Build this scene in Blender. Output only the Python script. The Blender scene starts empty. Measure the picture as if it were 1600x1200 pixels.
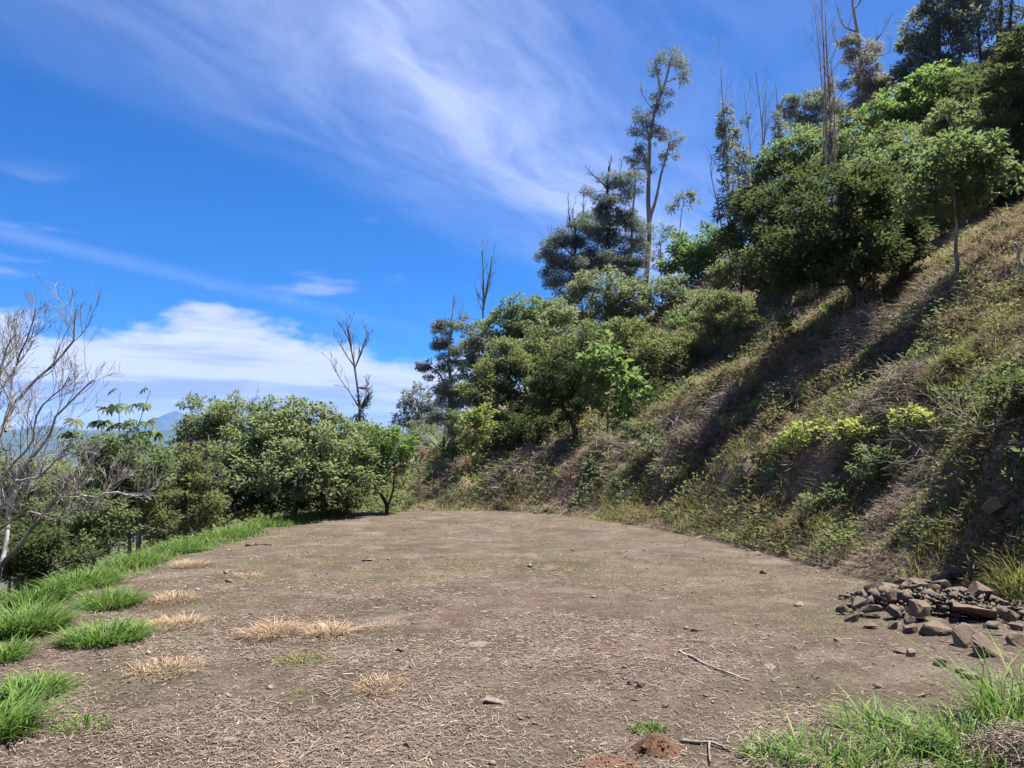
import bpy, bmesh, math
import numpy as np

SC = bpy.context.scene
COL = SC.collection

# ------------------------------------------------------------------ camera
CAM = np.array([0.0, 0.0, 1.6])
PITCH = math.radians(5.0)
cam_d = bpy.data.cameras.new("camera")
cam_d.sensor_width = 36.0
cam_d.lens = 27.0
cam_d.clip_start = 0.05
cam_d.clip_end = 60000.0
cam_o = bpy.data.objects.new("camera", cam_d)
COL.objects.link(cam_o)
cam_o.location = CAM
cam_o.rotation_euler = (math.pi / 2 + PITCH, 0, 0)
SC.camera = cam_o

# ------------------------------------------------------------------ exposure
SC.view_settings.view_transform = 'Standard'
SC.view_settings.look = 'None'
SC.view_settings.exposure = 1.65
SC.view_settings.gamma = 1.0
SC.view_settings.use_curve_mapping = False
SC.cycles.use_denoising = True
SC.cycles.max_bounces = 6
SC.cycles.diffuse_bounces = 4
SC.cycles.glossy_bounces = 2
SC.cycles.transmission_bounces = 4
SC.cycles.volume_bounces = 0
SC.cycles.transparent_max_bounces = 4
SC.cycles.caustics_reflective = False
SC.cycles.caustics_refractive = False

# ------------------------------------------------------------------ sun
SUN = np.array([0.37, 0.14, 0.92]); SUN /= np.linalg.norm(SUN)
sun_d = bpy.data.lights.new("sun", 'SUN')
sun_d.energy = 5.0
sun_d.angle = math.radians(0.53)
sun_d.color = (1.0, 0.955, 0.88)
sun_o = bpy.data.objects.new("sun", sun_d)
COL.objects.link(sun_o)
sun_o.location = (20, 20, 40)
# the lamp shines along its -Z
from mathutils import Vector
sun_o.rotation_euler = Vector(SUN).to_track_quat('Z', 'Y').to_euler()
sun_o["kind"] = "helper"

# ------------------------------------------------------------------ world
W = bpy.data.worlds.new("World"); SC.world = W; W.use_nodes = True
W.cycles.sampling_method = 'MANUAL'; W.cycles.sample_map_resolution = 512


class NT:
    """small helper to wire shader nodes"""
    def __init__(s, tree):
        s.t = tree; tree.nodes.clear()
    def n(s, kind, **kw):
        x = s.t.nodes.new(kind)
        for k, v in kw.items():
            setattr(x, k, v)
        return x
    def put(s, sock, v):
        if isinstance(v, bpy.types.NodeSocket): s.t.links.new(v, sock)
        elif v is not None: sock.default_value = v
    def math(s, op, a, b=None, c=None, clamp=False):
        x = s.n('ShaderNodeMath', operation=op, use_clamp=clamp)
        s.put(x.inputs[0], a)
        if b is not None: s.put(x.inputs[1], b)
        if c is not None: s.put(x.inputs[2], c)
        return x.outputs[0]
    def smooth(s, v, a, b, lo=0.0, hi=1.0):
        x = s.n('ShaderNodeMapRange', interpolation_type='SMOOTHSTEP')
        s.put(x.inputs[0], v); x.inputs[1].default_value = a; x.inputs[2].default_value = b
        x.inputs[3].default_value = lo; x.inputs[4].default_value = hi
        return x.outputs[0]
    def mix(s, f, a, b, blend='MIX'):
        x = s.n('ShaderNodeMix', data_type='RGBA', blend_type=blend)
        s.put(x.inputs[0], f)
        s.put(x.inputs[6], a if not isinstance(a, tuple) else (*a[:3], 1))
        s.put(x.inputs[7], b if not isinstance(b, tuple) else (*b[:3], 1))
        return x.outputs[2]
    def xyz(s, x=0, y=0, z=0):
        c = s.n('ShaderNodeCombineXYZ')
        for i, v in enumerate((x, y, z)): s.put(c.inputs[i], v)
        return c.outputs[0]
    def noise(s, vec, scale, detail=4, rough=0.55, dist=0.0):
        x = s.n('ShaderNodeTexNoise')
        if vec is not None: s.put(x.inputs['Vector'], vec)
        x.inputs['Scale'].default_value = scale; x.inputs['Detail'].default_value = detail
        x.inputs['Roughness'].default_value = rough; x.inputs['Distortion'].default_value = dist
        return x.outputs['Fac']


def build_world():
    k = NT(W.node_tree)
    sky = k.n('ShaderNodeTexSky', sky_type='NISHITA', sun_disc=False)
    sky.sun_elevation = math.asin(SUN[2])
    sky.sun_rotation = math.atan2(SUN[0], SUN[1])
    sky.altitude = 1800.0
    sky.air_density = 1.0; sky.dust_density = 0.15; sky.ozone_density = 2.0
    hs = k.n('ShaderNodeHueSaturation'); hs.inputs['Saturation'].default_value = 1.1
    hs.inputs['Value'].default_value = SKYV
    k.put(hs.inputs['Color'], sky.outputs[0])
    skyc = k.mix(1.0, hs.outputs[0], (0.042, 0.298, 0.545), 'MULTIPLY')
    tc = k.n('ShaderNodeTexCoord').outputs['Generated']
    nv = k.n('ShaderNodeVectorMath', operation='NORMALIZE'); k.put(nv.inputs[0], tc)
    sp = k.n('ShaderNodeSeparateXYZ'); k.put(sp.inputs[0], nv.outputs[0])
    x, y, z = sp.outputs
    # high cirrus: streaks laid out on a plane far overhead
    zz = k.math('MAXIMUM', z, 0.03)
    u = k.math('DIVIDE', x, zz); v = k.math('DIVIDE', y, zz)
    a = math.radians(28)
    t = k.math('SUBTRACT', k.math('MULTIPLY', u, math.cos(a)), k.math('MULTIPLY', v, math.sin(a)))
    s = k.math('ADD', k.math('MULTIPLY', u, math.sin(a)), k.math('MULTIPLY', v, math.cos(a)))
    soft = k.noise(k.xyz(k.math('MULTIPLY', t, 1.1), k.math('MULTIPLY', s, 0.55), 3.1), 1.3, 3, 0.5)
    tw = k.math('ADD', k.math('ADD', t, 0.16), k.math('MULTIPLY', k.math('SUBTRACT', soft, 0.5), 0.55))
    wisps = k.noise(k.xyz(k.math('MULTIPLY', tw, 3.2), k.math('MULTIPLY', s, 0.95), 0.0), 1.25, 6, 0.6, 0.5)
    fine = k.noise(k.xyz(k.math('MULTIPLY', tw, 9.0), k.math('MULTIPLY', s, 3.0), 5.0), 1.0, 5, 0.62, 0.4)
    band = k.math('MULTIPLY', k.smooth(tw, -2.0, -1.0), k.smooth(tw, -0.9, -0.1, 1.0, 0.35))
    w2 = k.smooth(k.math('ADD', k.math('MULTIPLY', wisps, 0.75), k.math('MULTIPLY', fine, 0.25)), 0.30, 0.72)
    ci = k.math('MULTIPLY', band, k.math('MULTIPLY_ADD', w2, 0.68, 0.26))
    core = k.math('MULTIPLY', k.smooth(tw, -1.22, -0.98), k.smooth(tw, -0.98, -0.62, 1.0, 0.0))
    ci = k.math('ADD', k.math('MULTIPLY', ci, 0.46), k.math('MULTIPLY', core, k.math('MULTIPLY_ADD', w2, 0.22, 0.16)))
    thin = k.math('MULTIPLY', k.smooth(t, -3.95, -3.68), k.smooth(t, -3.68, -3.45, 1.0, 0.0))
    ci = k.math('ADD', ci, k.math('MULTIPLY', thin, k.math('MULTIPLY', soft, 0.26)))
    ci = k.math('MULTIPLY', ci, k.smooth(z, 0.10, 0.24))
    col = k.mix(k.math('MINIMUM', ci, 0.9), skyc, (2.55, 2.86, 4.08))
    # cumulus bank low over the horizon, all the way round
    rr = k.math('SQRT', k.math('ADD', k.math('MULTIPLY', x, x), k.math('MULTIPLY', y, y)))
    el = k.math('DIVIDE', z, k.math('MAXIMUM', rr, 0.05))
    az = k.math('ARCTAN2', x, y)
    top = k.math('MULTIPLY_ADD', k.math('COSINE', k.math('MULTIPLY', k.math('ADD', az, 0.66), 3.0)), 0.034, 0.128)
    cvec = k.xyz(k.math('MULTIPLY', x, 2.3), k.math('MULTIPLY', y, 2.3), k.math('MULTIPLY', z, 7.0))
    billow = k.noise(cvec, 3.0, 7, 0.56, 0.1)
    lump = k.noise(cvec, 0.9, 2, 0.5)
    hgt = k.math('ADD', k.math('SUBTRACT', top, el), k.math('MULTIPLY', k.math('SUBTRACT', billow, 0.5), 0.19))
    hgt = k.math('ADD', hgt, k.math('MULTIPLY', k.math('SUBTRACT', lump, 0.5), 0.10))
    cu = k.smooth(hgt, -0.012, 0.026)
    # small loose puffs above the bank
    puff = k.noise(k.xyz(k.math('MULTIPLY', x, 3.0), k.math('MULTIPLY', y, 3.0), k.math('MULTIPLY_ADD', z, 13.0, 3.7)), 1.55, 4, 0.5)
    pf = k.math('MULTIPLY', k.smooth(puff, 0.60, 0.73), k.math('MULTIPLY', k.smooth(el, 0.10, 0.16), k.smooth(el, 0.24, 0.34, 1.0, 0.0)))
    col = k.mix(k.math('MULTIPLY', pf, 0.55), col, (2.29, 2.42, 3.56))
    layer = k.noise(k.xyz(k.math('MULTIPLY', x, 1.6), k.math('MULTIPLY', y, 1.6), k.math('MULTIPLY', z, 22.0)), 1.6, 5, 0.55, 0.2)
    shade = k.smooth(layer, 0.40, 0.58)
    shade = k.math('MULTIPLY', shade, k.smooth(hgt, 0.0, 0.05))
    ccol = k.mix(shade, (2.92, 3.03, 3.31), (1.50, 1.72, 2.55))
    low = k.smooth(el, 0.085, 0.02)
    ccol = k.mix(k.math('MULTIPLY', low, 0.55), ccol, (2.04, 2.61, 3.63))
    col = k.mix(k.math('MULTIPLY', cu, 0.96), col, ccol)
    bg = k.n('ShaderNodeBackground'); bg.inputs['Strength'].default_value = 0.1
    k.put(bg.inputs['Color'], col)
    out = k.n('ShaderNodeOutputWorld'); k.put(out.inputs['Surface'], bg.outputs[0])

SKYV = 0.95
build_world()

# ================================================================== helpers
def rng_of(seed): return np.random.default_rng(seed)

def hash2(ix, iy, seed):
    h = (ix.astype(np.int64) * 374761393 + iy.astype(np.int64) * 668265263 + seed * 1442695041) & 0xffffffff
    h = ((h ^ (h >> 13)) * 1274126177) & 0xffffffff
    return ((h ^ (h >> 16)) & 0xffffff) / float(0xffffff)

def vnoise(x, y, seed=0):
    x = np.asarray(x, float); y = np.asarray(y, float)
    ix = np.floor(x); iy = np.floor(y); fx = x - ix; fy = y - iy
    fx = fx * fx * (3 - 2 * fx); fy = fy * fy * (3 - 2 * fy)
    a = hash2(ix, iy, seed); b = hash2(ix + 1, iy, seed); c = hash2(ix, iy + 1, seed); d = hash2(ix + 1, iy + 1, seed)
    return (a * (1 - fx) + b * fx) * (1 - fy) + (c * (1 - fx) + d * fx) * fy

def fbm(x, y, seed=0, oct=4):
    s = 0; a = 0.5; n = 0
    for i in range(oct):
        s = s + a * vnoise(x * 2 ** i, y * 2 ** i, seed + i * 17); n += a; a *= 0.5
    return s / n

def sstep(x, a, b):
    t = np.clip((x - a) / (b - a), 0, 1); return t * t * (3 - 2 * t)

def unit(v):
    return v / np.maximum(np.linalg.norm(v, axis=-1, keepdims=True), 1e-9)

def mk_mesh(name, V, faces, tint=None, smooth=False, mat=None, mat_ids=None):
    """faces: list of int arrays (n,3) or (n,4)"""
    me = bpy.data.meshes.new(name)
    V = np.ascontiguousarray(V, dtype=np.float32)
    me.vertices.add(len(V)); me.vertices.foreach_set('co', V.ravel())
    faces = [np.asarray(f, np.int32) for f in faces if len(f)]
    li = np.concatenate([f.ravel() for f in faces]).astype(np.int32)
    cnt = np.concatenate([np.full(len(f), f.shape[1], np.int32) for f in faces])
    st = np.concatenate([[0], np.cumsum(cnt)[:-1]]).astype(np.int32)
    me.loops.add(len(li)); me.loops.foreach_set('vertex_index', li)
    me.polygons.add(len(cnt)); me.polygons.foreach_set('loop_start', st); me.polygons.foreach_set('loop_total', cnt)
    if smooth: me.polygons.foreach_set('use_smooth', np.ones(len(cnt), bool))
    if tint is not None:
        at = me.attributes.new('tint', 'FLOAT', 'POINT'); at.data.foreach_set('value', np.ascontiguousarray(tint, np.float32))
    me.update(calc_edges=True)
    if mat: me.materials.append(mat)
    return me

def link(name, me, parent=None, loc=None):
    o = bpy.data.objects.new(name, me); COL.objects.link(o)
    if parent is not None: o.parent = parent
    if loc is not None: o.location = loc
    return o

def tag(o, label, cat, group=None, kind=None):
    if label: o['label'] = label
    if cat: o['category'] = cat
    if group: o['group'] = group
    if kind: o['kind'] = kind
    return o

def thing(name, loc, label, cat, group=None):
    o = bpy.data.objects.new(name, None); COL.objects.link(o); o.location = loc
    o.empty_display_size = 0.2
    return tag(o, label, cat, group)

# pixel of the 1600 x 1200 photograph -> ray from the camera
def ray(px, py):
    r = (px - 800) / 1200.0; u = (600 - py) / 1200.0
    return np.array([r, math.cos(PITCH) - u * math.sin(PITCH), math.sin(PITCH) + u * math.cos(PITCH)])

def at(px, py, Y):
    d = ray(px, py); return CAM + d * (Y / d[1])

# ================================================================== terrain
TOE = np.array([(7.6, -8), (6.5, 0), (5.7, 4), (5.4, 6), (5.05, 8), (4.5, 9.6), (3.95, 12.4), (3.5, 14.4), (2.7, 16.7), (1.9, 18.5),
                (0.8, 20), (-0.4, 21.0), (-1.7, 22.3), (-2.9, 24), (-4.0, 26), (-5.5, 32), (-6.5, 40), (-9, 60), (-14, 100), (-40, 300), (-200, 1500)])
EDGE = np.array([(-6.0, -8), (-5.2, 0), (-4.7, 4), (-5.1, 7.5), (-5.6, 11.6), (-5.55, 15), (-5.3, 17.4), (-4.4, 19.6), (-3, 20.7), (-1.5, 21.1), (0.4, 20.6)])

def densify(P, n=14):
    out = []
    for i in range(len(P) - 1):
        p0 = P[max(i - 1, 0)]; p1 = P[i]; p2 = P[i + 1]; p3 = P[min(i + 2, len(P) - 1)]
        for t in np.linspace(0, 1, n, endpoint=False):
            out.append(0.5 * ((2 * p1) + (-p0 + p2) * t + (2 * p0 - 5 * p1 + 4 * p2 - p3) * t * t + (-p0 + 3 * p1 - 3 * p2 + p3) * t ** 3))
    out.append(P[-1]); return np.array(out)
TOE_D = densify(TOE, 10); EDGE_D = densify(EDGE, 10)

def sdist(x, y, P):
    """signed distance to a polyline that runs away from the viewer; + on its right-hand side"""
    best = np.full(x.shape, 1e18); sgn = np.ones(x.shape)
    for i in range(len(P) - 1):
        a = P[i]; d = P[i + 1] - a; L2 = d @ d
        if L2 < 1e-9: continue
        rx = x - a[0]; ry = y - a[1]
        t = np.clip((rx * d[0] + ry * d[1]) / L2, 0, 1)
        ex = rx - t * d[0]; ey = ry - t * d[1]
        D = ex * ex + ey * ey
        m = D < best
        best = np.where(m, D, best); sgn = np.where(m, np.sign(d[1] * rx - d[0] * ry), sgn)
    return np.sqrt(best) * np.where(sgn == 0, 1, sgn)

CUT_U = [0, 0.25, 0.6, 1.0, 1.5, 3.5, 5, 9, 15, 30, 60, 120, 300, 1500, 9000]
CUT_Z = [0, 0.22, 0.78, 1.75, 2.45, 3.8, 4.75, 7.0, 10.1, 18.2, 35, 60, 95, 150, 200]
SOFT_U = [0, 0.6, 1.2, 2.0, 3.5, 5, 9, 15, 30, 60, 120, 300, 1500, 9000]
SOFT_Z = [0, 0.38, 0.92, 1.75, 3.2, 4.4, 6.8, 10.0, 18.2, 35, 60, 95, 150, 200]
NAT_U = [0, 5, 9, 15, 30, 60, 120, 300, 1500, 9000]
NAT_Z = [0, 2.6, 5.2, 9.2, 18.5, 34.5, 60, 95, 150, 200]

def height(x, y):
    u = sdist(x, y, TOE_D); e = -sdist(x, y, EDGE_D)
    w = sstep(y, 24.0, 19.0)
    up = np.maximum(u, 0)
    wob = (fbm(x * 0.55, y * 0.55, 5, 3) - 0.5)
    upw = np.maximum(up + wob * 1.0 * sstep(up, 0.05, 0.9), 0)
    cutw = np.clip(sstep(y, 12.5, 8.5) * 0.85 + (fbm(x * 0.35 + 9, y * 0.35, 7, 3) - 0.5) * 0.7, 0, 1)
    bank = cutw * np.interp(upw, CUT_U, CUT_Z) + (1 - cutw) * np.interp(upw, SOFT_U, SOFT_Z)
    hill = w * bank + (1 - w) * np.interp(upw, NAT_U, NAT_Z)
    rough = sstep(up, 0.05, 1.4)
    near = sstep(np.hypot(x, y), 120, 60)
    hill = hill + rough * near * ((fbm(x * 1.3, y * 1.3, 11, 4) - 0.5) * 1.0 + (fbm(x * 4.1, y * 4.1, 23, 3) - 0.5) * 0.34)
    natdn = -0.34 * np.maximum(-u, 0)
    dropn = -(0.62 * np.maximum(e, 0) + 0.25 * np.clip(e, 0, 1.2))
    outside = (u < 0) & (e > 0)
    down = np.where(y > 19, np.maximum(natdn, dropn), dropn)
    down = down + sstep(e, 0.2, 2) * near * (fbm(x * 0.8, y * 0.8, 31, 3) - 0.5) * 0.5
    r = np.hypot(x, y)
    floor = -85 + 30 * (fbm(x / 900.0, y / 900.0, 41, 4) - 0.5) * sstep(r, 200, 900)
    down = np.maximum(down, floor)
    terr = (fbm(x * 0.5, y * 0.5, 51, 3) - 0.5) * 0.10 + (fbm(x * 2.4, y * 2.4, 53, 3) - 0.5) * 0.035
    z = np.where(u > 0, hill, np.where(outside, down, 0))
    ins = sstep(-u, 0.0, 0.5) * sstep(-e, -0.3, 0.6)
    z = z + np.where((u <= 0), terr * sstep(-u, 0, 0.5), 0) * np.where(e > 3, 0, 1)
    return z, u, e

def graded(segs, lo_end, hi_end, ratio=1.11):
    a = [np.arange(s0, s1, st) for s0, s1, st in segs]
    c = np.concatenate(a); up = [segs[-1][1]]; st = segs[-1][2]
    while up[-1] < hi_end: up.append(up[-1] + st); st *= ratio
    dn = [segs[0][0]]; st = segs[0][2]
    while dn[-1] > lo_end:
        st *= ratio; dn.append(dn[-1] - st)
    return np.concatenate([np.array(dn[:0:-1]), c, np.array(up)])
GX = graded([(-10, -6, 0.12), (-6, 6.2, 0.075), (6.2, 13, 0.13)], -9000, 9000)
GY = graded([(-1, 2.5, 0.15), (2.5, 14.5, 0.075), (14.5, 25, 0.12), (25, 45, 0.25)], -60, 11000)
XX, YY = np.meshgrid(GX, GY)
ZZ, UU, EE = height(XX, YY)

def bil(A, x, y):
    x = np.asarray(x, float); y = np.asarray(y, float)
    i = np.clip(np.searchsorted(GX, x) - 1, 0, len(GX) - 2); j = np.clip(np.searchsorted(GY, y) - 1, 0, len(GY) - 2)
    fx = (x - GX[i]) / (GX[i + 1] - GX[i]); fy = (y - GY[j]) / (GY[j + 1] - GY[j])
    return (A[j, i] * (1 - fx) + A[j, i + 1] * fx) * (1 - fy) + (A[j + 1, i] * (1 - fx) + A[j + 1, i + 1] * fx) * fy

DZX = np.gradient(ZZ, GX, axis=1); DZY = np.gradient(ZZ, GY, axis=0); NZ = 1 / np.sqrt(1 + DZX ** 2 + DZY ** 2)

def H(x, y): return bil(ZZ, x, y)

def hit(px, py, lo=2.0, hi=160.0):
    d = ray(px, py); t = np.geomspace(lo, hi, 1600)
    P = CAM + d * t[:, None]
    b = np.nonzero(P[:, 2] < H(P[:, 0], P[:, 1]))[0]
    p = P[b[0]] if len(b) else P[-1]
    return np.array([p[0], p[1], float(H(p[0], p[1]))])

def spot(px, Y):
    """point on the ground straight below pixel column px at distance Y"""
    x = (px - 800) / 1200.0 * Y
    for _ in range(4):
        z = float(H(x, Y)); x = (px - 800) / 1200.0 * (Y * math.cos(PITCH) + (z - 1.6) * math.sin(PITCH))
    return np.array([x, Y, float(H(x, Y))])

# ------------------------------------------------------------------ materials
def new_mat(name):
    m = bpy.data.materials.new(name); m.use_nodes = True
    k = NT(m.node_tree); o = k.n('ShaderNodeOutputMaterial'); return m, k, o

def principled(k, o, col, rough=0.9, spec=0.2, bump=None, bstr=0.4, bdist=0.02):
    p = k.n('ShaderNodeBsdfPrincipled'); k.put(p.inputs['Base Color'], col if not isinstance(col, tuple) else (*col, 1))
    k.put(p.inputs['Roughness'], rough); k.put(p.inputs['Specular IOR Level'], spec)
    if bump is not None:
        b = k.n('ShaderNodeBump'); b.inputs['Strength'].default_value = bstr; b.inputs['Distance'].default_value = bdist
        k.put(b.inputs['Height'], bump); k.put(p.inputs['Normal'], b.outputs[0])
    if o is not None: k.put(o.inputs['Surface'], p.outputs[0])
    return p

def leaf_mat(name, dark, light, trans=0.35, rough=0.55, spec=0.14, tcol=None):
    m, k, o = new_mat(name)
    a = k.n('ShaderNodeAttribute', attribute_name='tint').outputs['Fac']
    c = k.mix(a, dark, light)
    p = principled(k, None, c, rough, spec)
    tr = k.n('ShaderNodeBsdfTranslucent')
    k.put(tr.inputs['Color'], k.mix(0.5, c, tcol or (light[0] * 1.35, light[1] * 1.5, light[2] * 1.0)))
    mx = k.n('ShaderNodeMixShader'); mx.inputs[0].default_value = trans
    k.put(mx.inputs[1], p.outputs[0]); k.put(mx.inputs[2], tr.outputs[0]); k.put(o.inputs['Surface'], mx.outputs[0])
    return m

def blade_mat(name, stops, trans=0.3, rough=0.6):
    m, k, o = new_mat(name)
    a = k.n('ShaderNodeAttribute', attribute_name='tint').outputs['Fac']
    r = k.n('ShaderNodeValToRGB'); cr = r.color_ramp
    while len(cr.elements) < len(stops): cr.elements.new(0.5)
    for e, (pos, c) in zip(cr.elements, stops): e.position = pos; e.color = (*c, 1)
    k.put(r.inputs[0], a)
    p = principled(k, None, r.outputs[0], rough, 0.25)
    tr = k.n('ShaderNodeBsdfTranslucent'); k.put(tr.inputs['Color'], r.outputs[0])
    mx = k.n('ShaderNodeMixShader'); mx.inputs[0].default_value = trans
    k.put(mx.inputs[1], p.outputs[0]); k.put(mx.inputs[2], tr.outputs[0]); k.put(o.inputs['Surface'], mx.outputs[0])
    return m

def bark_mat(name, c1, c2, scale=9.0):
    m, k, o = new_mat(name)
    tc = k.n('ShaderNodeTexCoord').outputs['Object']
    mp = k.n('ShaderNodeMapping'); mp.inputs['Scale'].default_value = (1, 1, 0.22); k.put(mp.inputs[0], tc)
    n = k.noise(mp.outputs[0], scale, 5, 0.6, 0.3)
    c = k.mix(k.smooth(n, 0.35, 0.65), c1, c2)
    principled(k, o, c, 0.9, 0.15, n, 0.5, 0.02)
    return m

def ground_mats():
    mats = {}
    # bare trodden pad
    m, k, o = new_mat('trodden_soil')
    g = k.n('ShaderNodeNewGeometry').outputs['Position']
    big = k.noise(g, 0.45, 4, 0.6, 0.4); mid = k.noise(g, 2.2, 5, 0.62, 0.3); fine = k.noise(g, 26, 6, 0.72); grit = k.noise(g, 95, 4, 0.7)
    c = k.mix(k.smooth(mid, 0.40, 0.60), (0.099, 0.071, 0.055), (0.143, 0.110, 0.086))
    c = k.mix(k.math('MULTIPLY', k.smooth(k.noise(g, 0.9, 3, 0.55), 0.55, 0.72), 0.55), c, (0.119, 0.070, 0.048))
    sp = k.n('ShaderNodeSeparateXYZ'); k.put(sp.inputs[0], g)
    # thin moss and low weed film, in loose drifts
    drift = k.math('MULTIPLY', k.smooth(k.noise(g, 0.62, 4, 0.6, 0.6), 0.47, 0.62), k.smooth(fine, 0.38, 0.60))
    c = k.mix(k.math('MULTIPLY', drift, 0.8), c, (0.073, 0.077, 0.034))
    c = k.mix(k.math('MULTIPLY', k.smooth(k.noise(g, 0.75, 5, 0.65, 0.8), 0.52, 0.63), 0.75), c, (0.064, 0.051, 0.032))
    c = k.mix(k.math('MULTIPLY', k.smooth(k.noise(g, 1.3, 5, 0.6, 0.5), 0.54, 0.66), 0.65), c, (0.209, 0.167, 0.134))
    c = k.mix(k.smooth(fine, 0.48, 0.66, 0, 0.62), c, (0.046, 0.032, 0.023))
    c = k.mix(k.smooth(grit, 0.52, 0.66, 0, 0.75), c, (0.204, 0.170, 0.139))
    c = k.mix(k.smooth(k.noise(g, 48, 4, 0.7), 0.55, 0.66, 0, 0.7), c, (0.036, 0.025, 0.019))
    h = k.math('ADD', k.math('MULTIPLY', fine, 0.7), k.math('MULTIPLY', grit, 0.35))
    principled(k, o, c, 0.95, 0.12, h, 1.0, 0.05); mats['pad'] = m
    # slope: dead thatch over soil, green flush in patches, bare cut soil where it is steep
    m, k, o = new_mat('thatched_slope')
    geo = k.n('ShaderNodeNewGeometry'); g = geo.outputs['Position']
    mid = k.noise(g, 1.7, 5, 0.65, 0.4); fine = k.noise(g, 17, 6, 0.75, 0.6)
    c = k.mix(k.smooth(fine, 0.34, 0.66), (0.087, 0.060, 0.045), (0.329, 0.241, 0.179))
    c = k.mix(k.math('MULTIPLY', k.smooth(mid, 0.5, 0.66), k.smooth(fine, 0.35, 0.6)), c, (0.161, 0.189, 0.063))
    sp = k.n('ShaderNodeSeparateXYZ'); k.put(sp.inputs[0], geo.outputs['True Normal'])
    steep = k.math('MULTIPLY', k.smooth(sp.outputs[2], 0.60, 0.40), k.smooth(k.noise(g, 0.9, 3, 0.6), 0.42, 0.58))
    c = k.mix(steep, c, k.mix(k.smooth(fine, 0.3, 0.7), (0.135, 0.092, 0.062), (0.27, 0.195, 0.135)))
    principled(k, o, c, 0.95, 0.1, fine, 1.0, 0.06); mats['slope'] = m
    # valley: fields and woods
    m, k, o = new_mat('valley_fields')
    g = k.n('ShaderNodeNewGeometry').outputs['Position']
    n1 = k.noise(g, 0.006, 5, 0.6, 0.5); n2 = k.noise(g, 0.05, 4, 0.65)
    c = k.mix(k.smooth(n1, 0.42, 0.58), (0.030, 0.042, 0.028), (0.075, 0.078, 0.055))
    c = k.mix(k.smooth(n2, 0.4, 0.7, 0, 0.6), c, (0.035, 0.046, 0.030))
    principled(k, o, c, 0.95, 0.1); mats['valley'] = m
    m, k, o = new_mat('forested_ridge')
    g = k.n('ShaderNodeNewGeometry').outputs['Position']
    c = k.mix(k.smooth(k.noise(g, 0.012, 6, 0.65), 0.4, 0.62), (0.03, 0.05, 0.025), (0.07, 0.085, 0.045))
    principled(k, o, c, 0.95, 0.1); mats['ridge'] = m
    return mats
GM = ground_mats()

def ground_objects():
    ny, nx = XX.shape
    idx = np.arange(ny * nx).reshape(ny, nx)
    q = np.stack([idx[:-1, :-1], idx[:-1, 1:], idx[1:, 1:], idx[1:, :-1]], -1).reshape(-1, 4)
    cu = (UU[:-1, :-1] + UU[1:, 1:]).ravel() / 2; ce = (EE[:-1, :-1] + EE[1:, 1:]).ravel() / 2
    cx = (XX[:-1, :-1] + XX[1:, 1:]).ravel() / 2; cy = (YY[:-1, :-1] + YY[1:, 1:]).ravel() / 2
    wob = (fbm(cx * 1.1, cy * 1.1, 71, 3) - 0.5) * 0.9
    pad = (cu + wob * 0.5 < 0.05) & (ce + wob * 0.4 < 0.1)
    far = (~pad) & (np.hypot(cx, cy) > 140)
    V = np.stack([XX, YY, ZZ], -1).reshape(-1, 3)
    for name, mask, mat, label, cat in (('dirt_terrace', pad, GM['pad'], 'flat bare terrace of trodden brown soil', 'ground'),
                                  ('hillside', ~pad & ~far, GM['slope'], 'steep hillside of dead thatch and grass', 'hillside'),
                                  ('valley', far, GM['valley'], 'hazy valley far below the terrace', 'valley')):
        f = q[mask]; used, inv = np.unique(f, return_inverse=True)
        me = mk_mesh(name, V[used], [inv.reshape(-1, 4)], smooth=True, mat=mat)
        tag(link(name, me), label, cat, kind='structure')
ground_objects()

def far_mountains():
    # long forested ridge beyond the valley
    xs = np.linspace(-6500, 7000, 400); ys = np.linspace(3600, 6400, 60)
    X, Y = np.meshgrid(xs, ys)
    t = (Y - 3600) / 2800.0
    prof = np.sin(np.clip(t, 0, 1) * math.pi) ** 0.8
    crest = 205 + 110 * (fbm(xs / 1400.0, xs * 0 + 3.3, 81, 4) - 0.5)
    Z = -95 + prof * (crest[None, :] + 120 * (fbm(X / 500.0, Y / 500.0, 83, 4) - 0.5))
    ny, nx = X.shape; idx = np.arange(ny * nx).reshape(ny, nx)
    q = np.stack([idx[:-1, :-1], idx[:-1, 1:], idx[1:, 1:], idx[1:, :-1]], -1).reshape(-1, 4)
    me = mk_mesh('mountain_ridge', np.stack([X, Y, Z], -1).reshape(-1, 3), [q], smooth=True, mat=GM['ridge'])
    tag(link('mountain_ridge', me), 'blue forested mountain ridge across the valley', 'mountain', kind='structure')
    c = at(272, 705, 9000.0)
    n = 70; r = np.linspace(0, 2600, 40); a = np.linspace(0, 2 * math.pi, n, endpoint=False)
    R, A = np.meshgrid(r, a, indexing='ij')
    Xv = c[0] + R * np.cos(A); Yv = c[1] + R * np.sin(A)
    Zv = 565 * np.exp(-(R / 780.0) ** 1.25) * 1.0 - 90 + (fbm(Xv / 300.0, Yv / 300.0, 91, 4) - 0.5) * 90 * sstep(R, 30, 600)
    idx = np.arange(40 * n).reshape(40, n); nx_ = np.roll(idx, -1, 1)
    q = np.stack([idx[:-1], idx[1:], nx_[1:], nx_[:-1]], -1).reshape(-1, 4)
    me = mk_mesh('volcano', np.stack([Xv, Yv, Zv], -1).reshape(-1, 3), [q], smooth=True, mat=GM['ridge'])
    tag(link('volcano', me), 'pale far cone shaped volcano under a cloud', 'mountain', kind='structure')
far_mountains()

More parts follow.
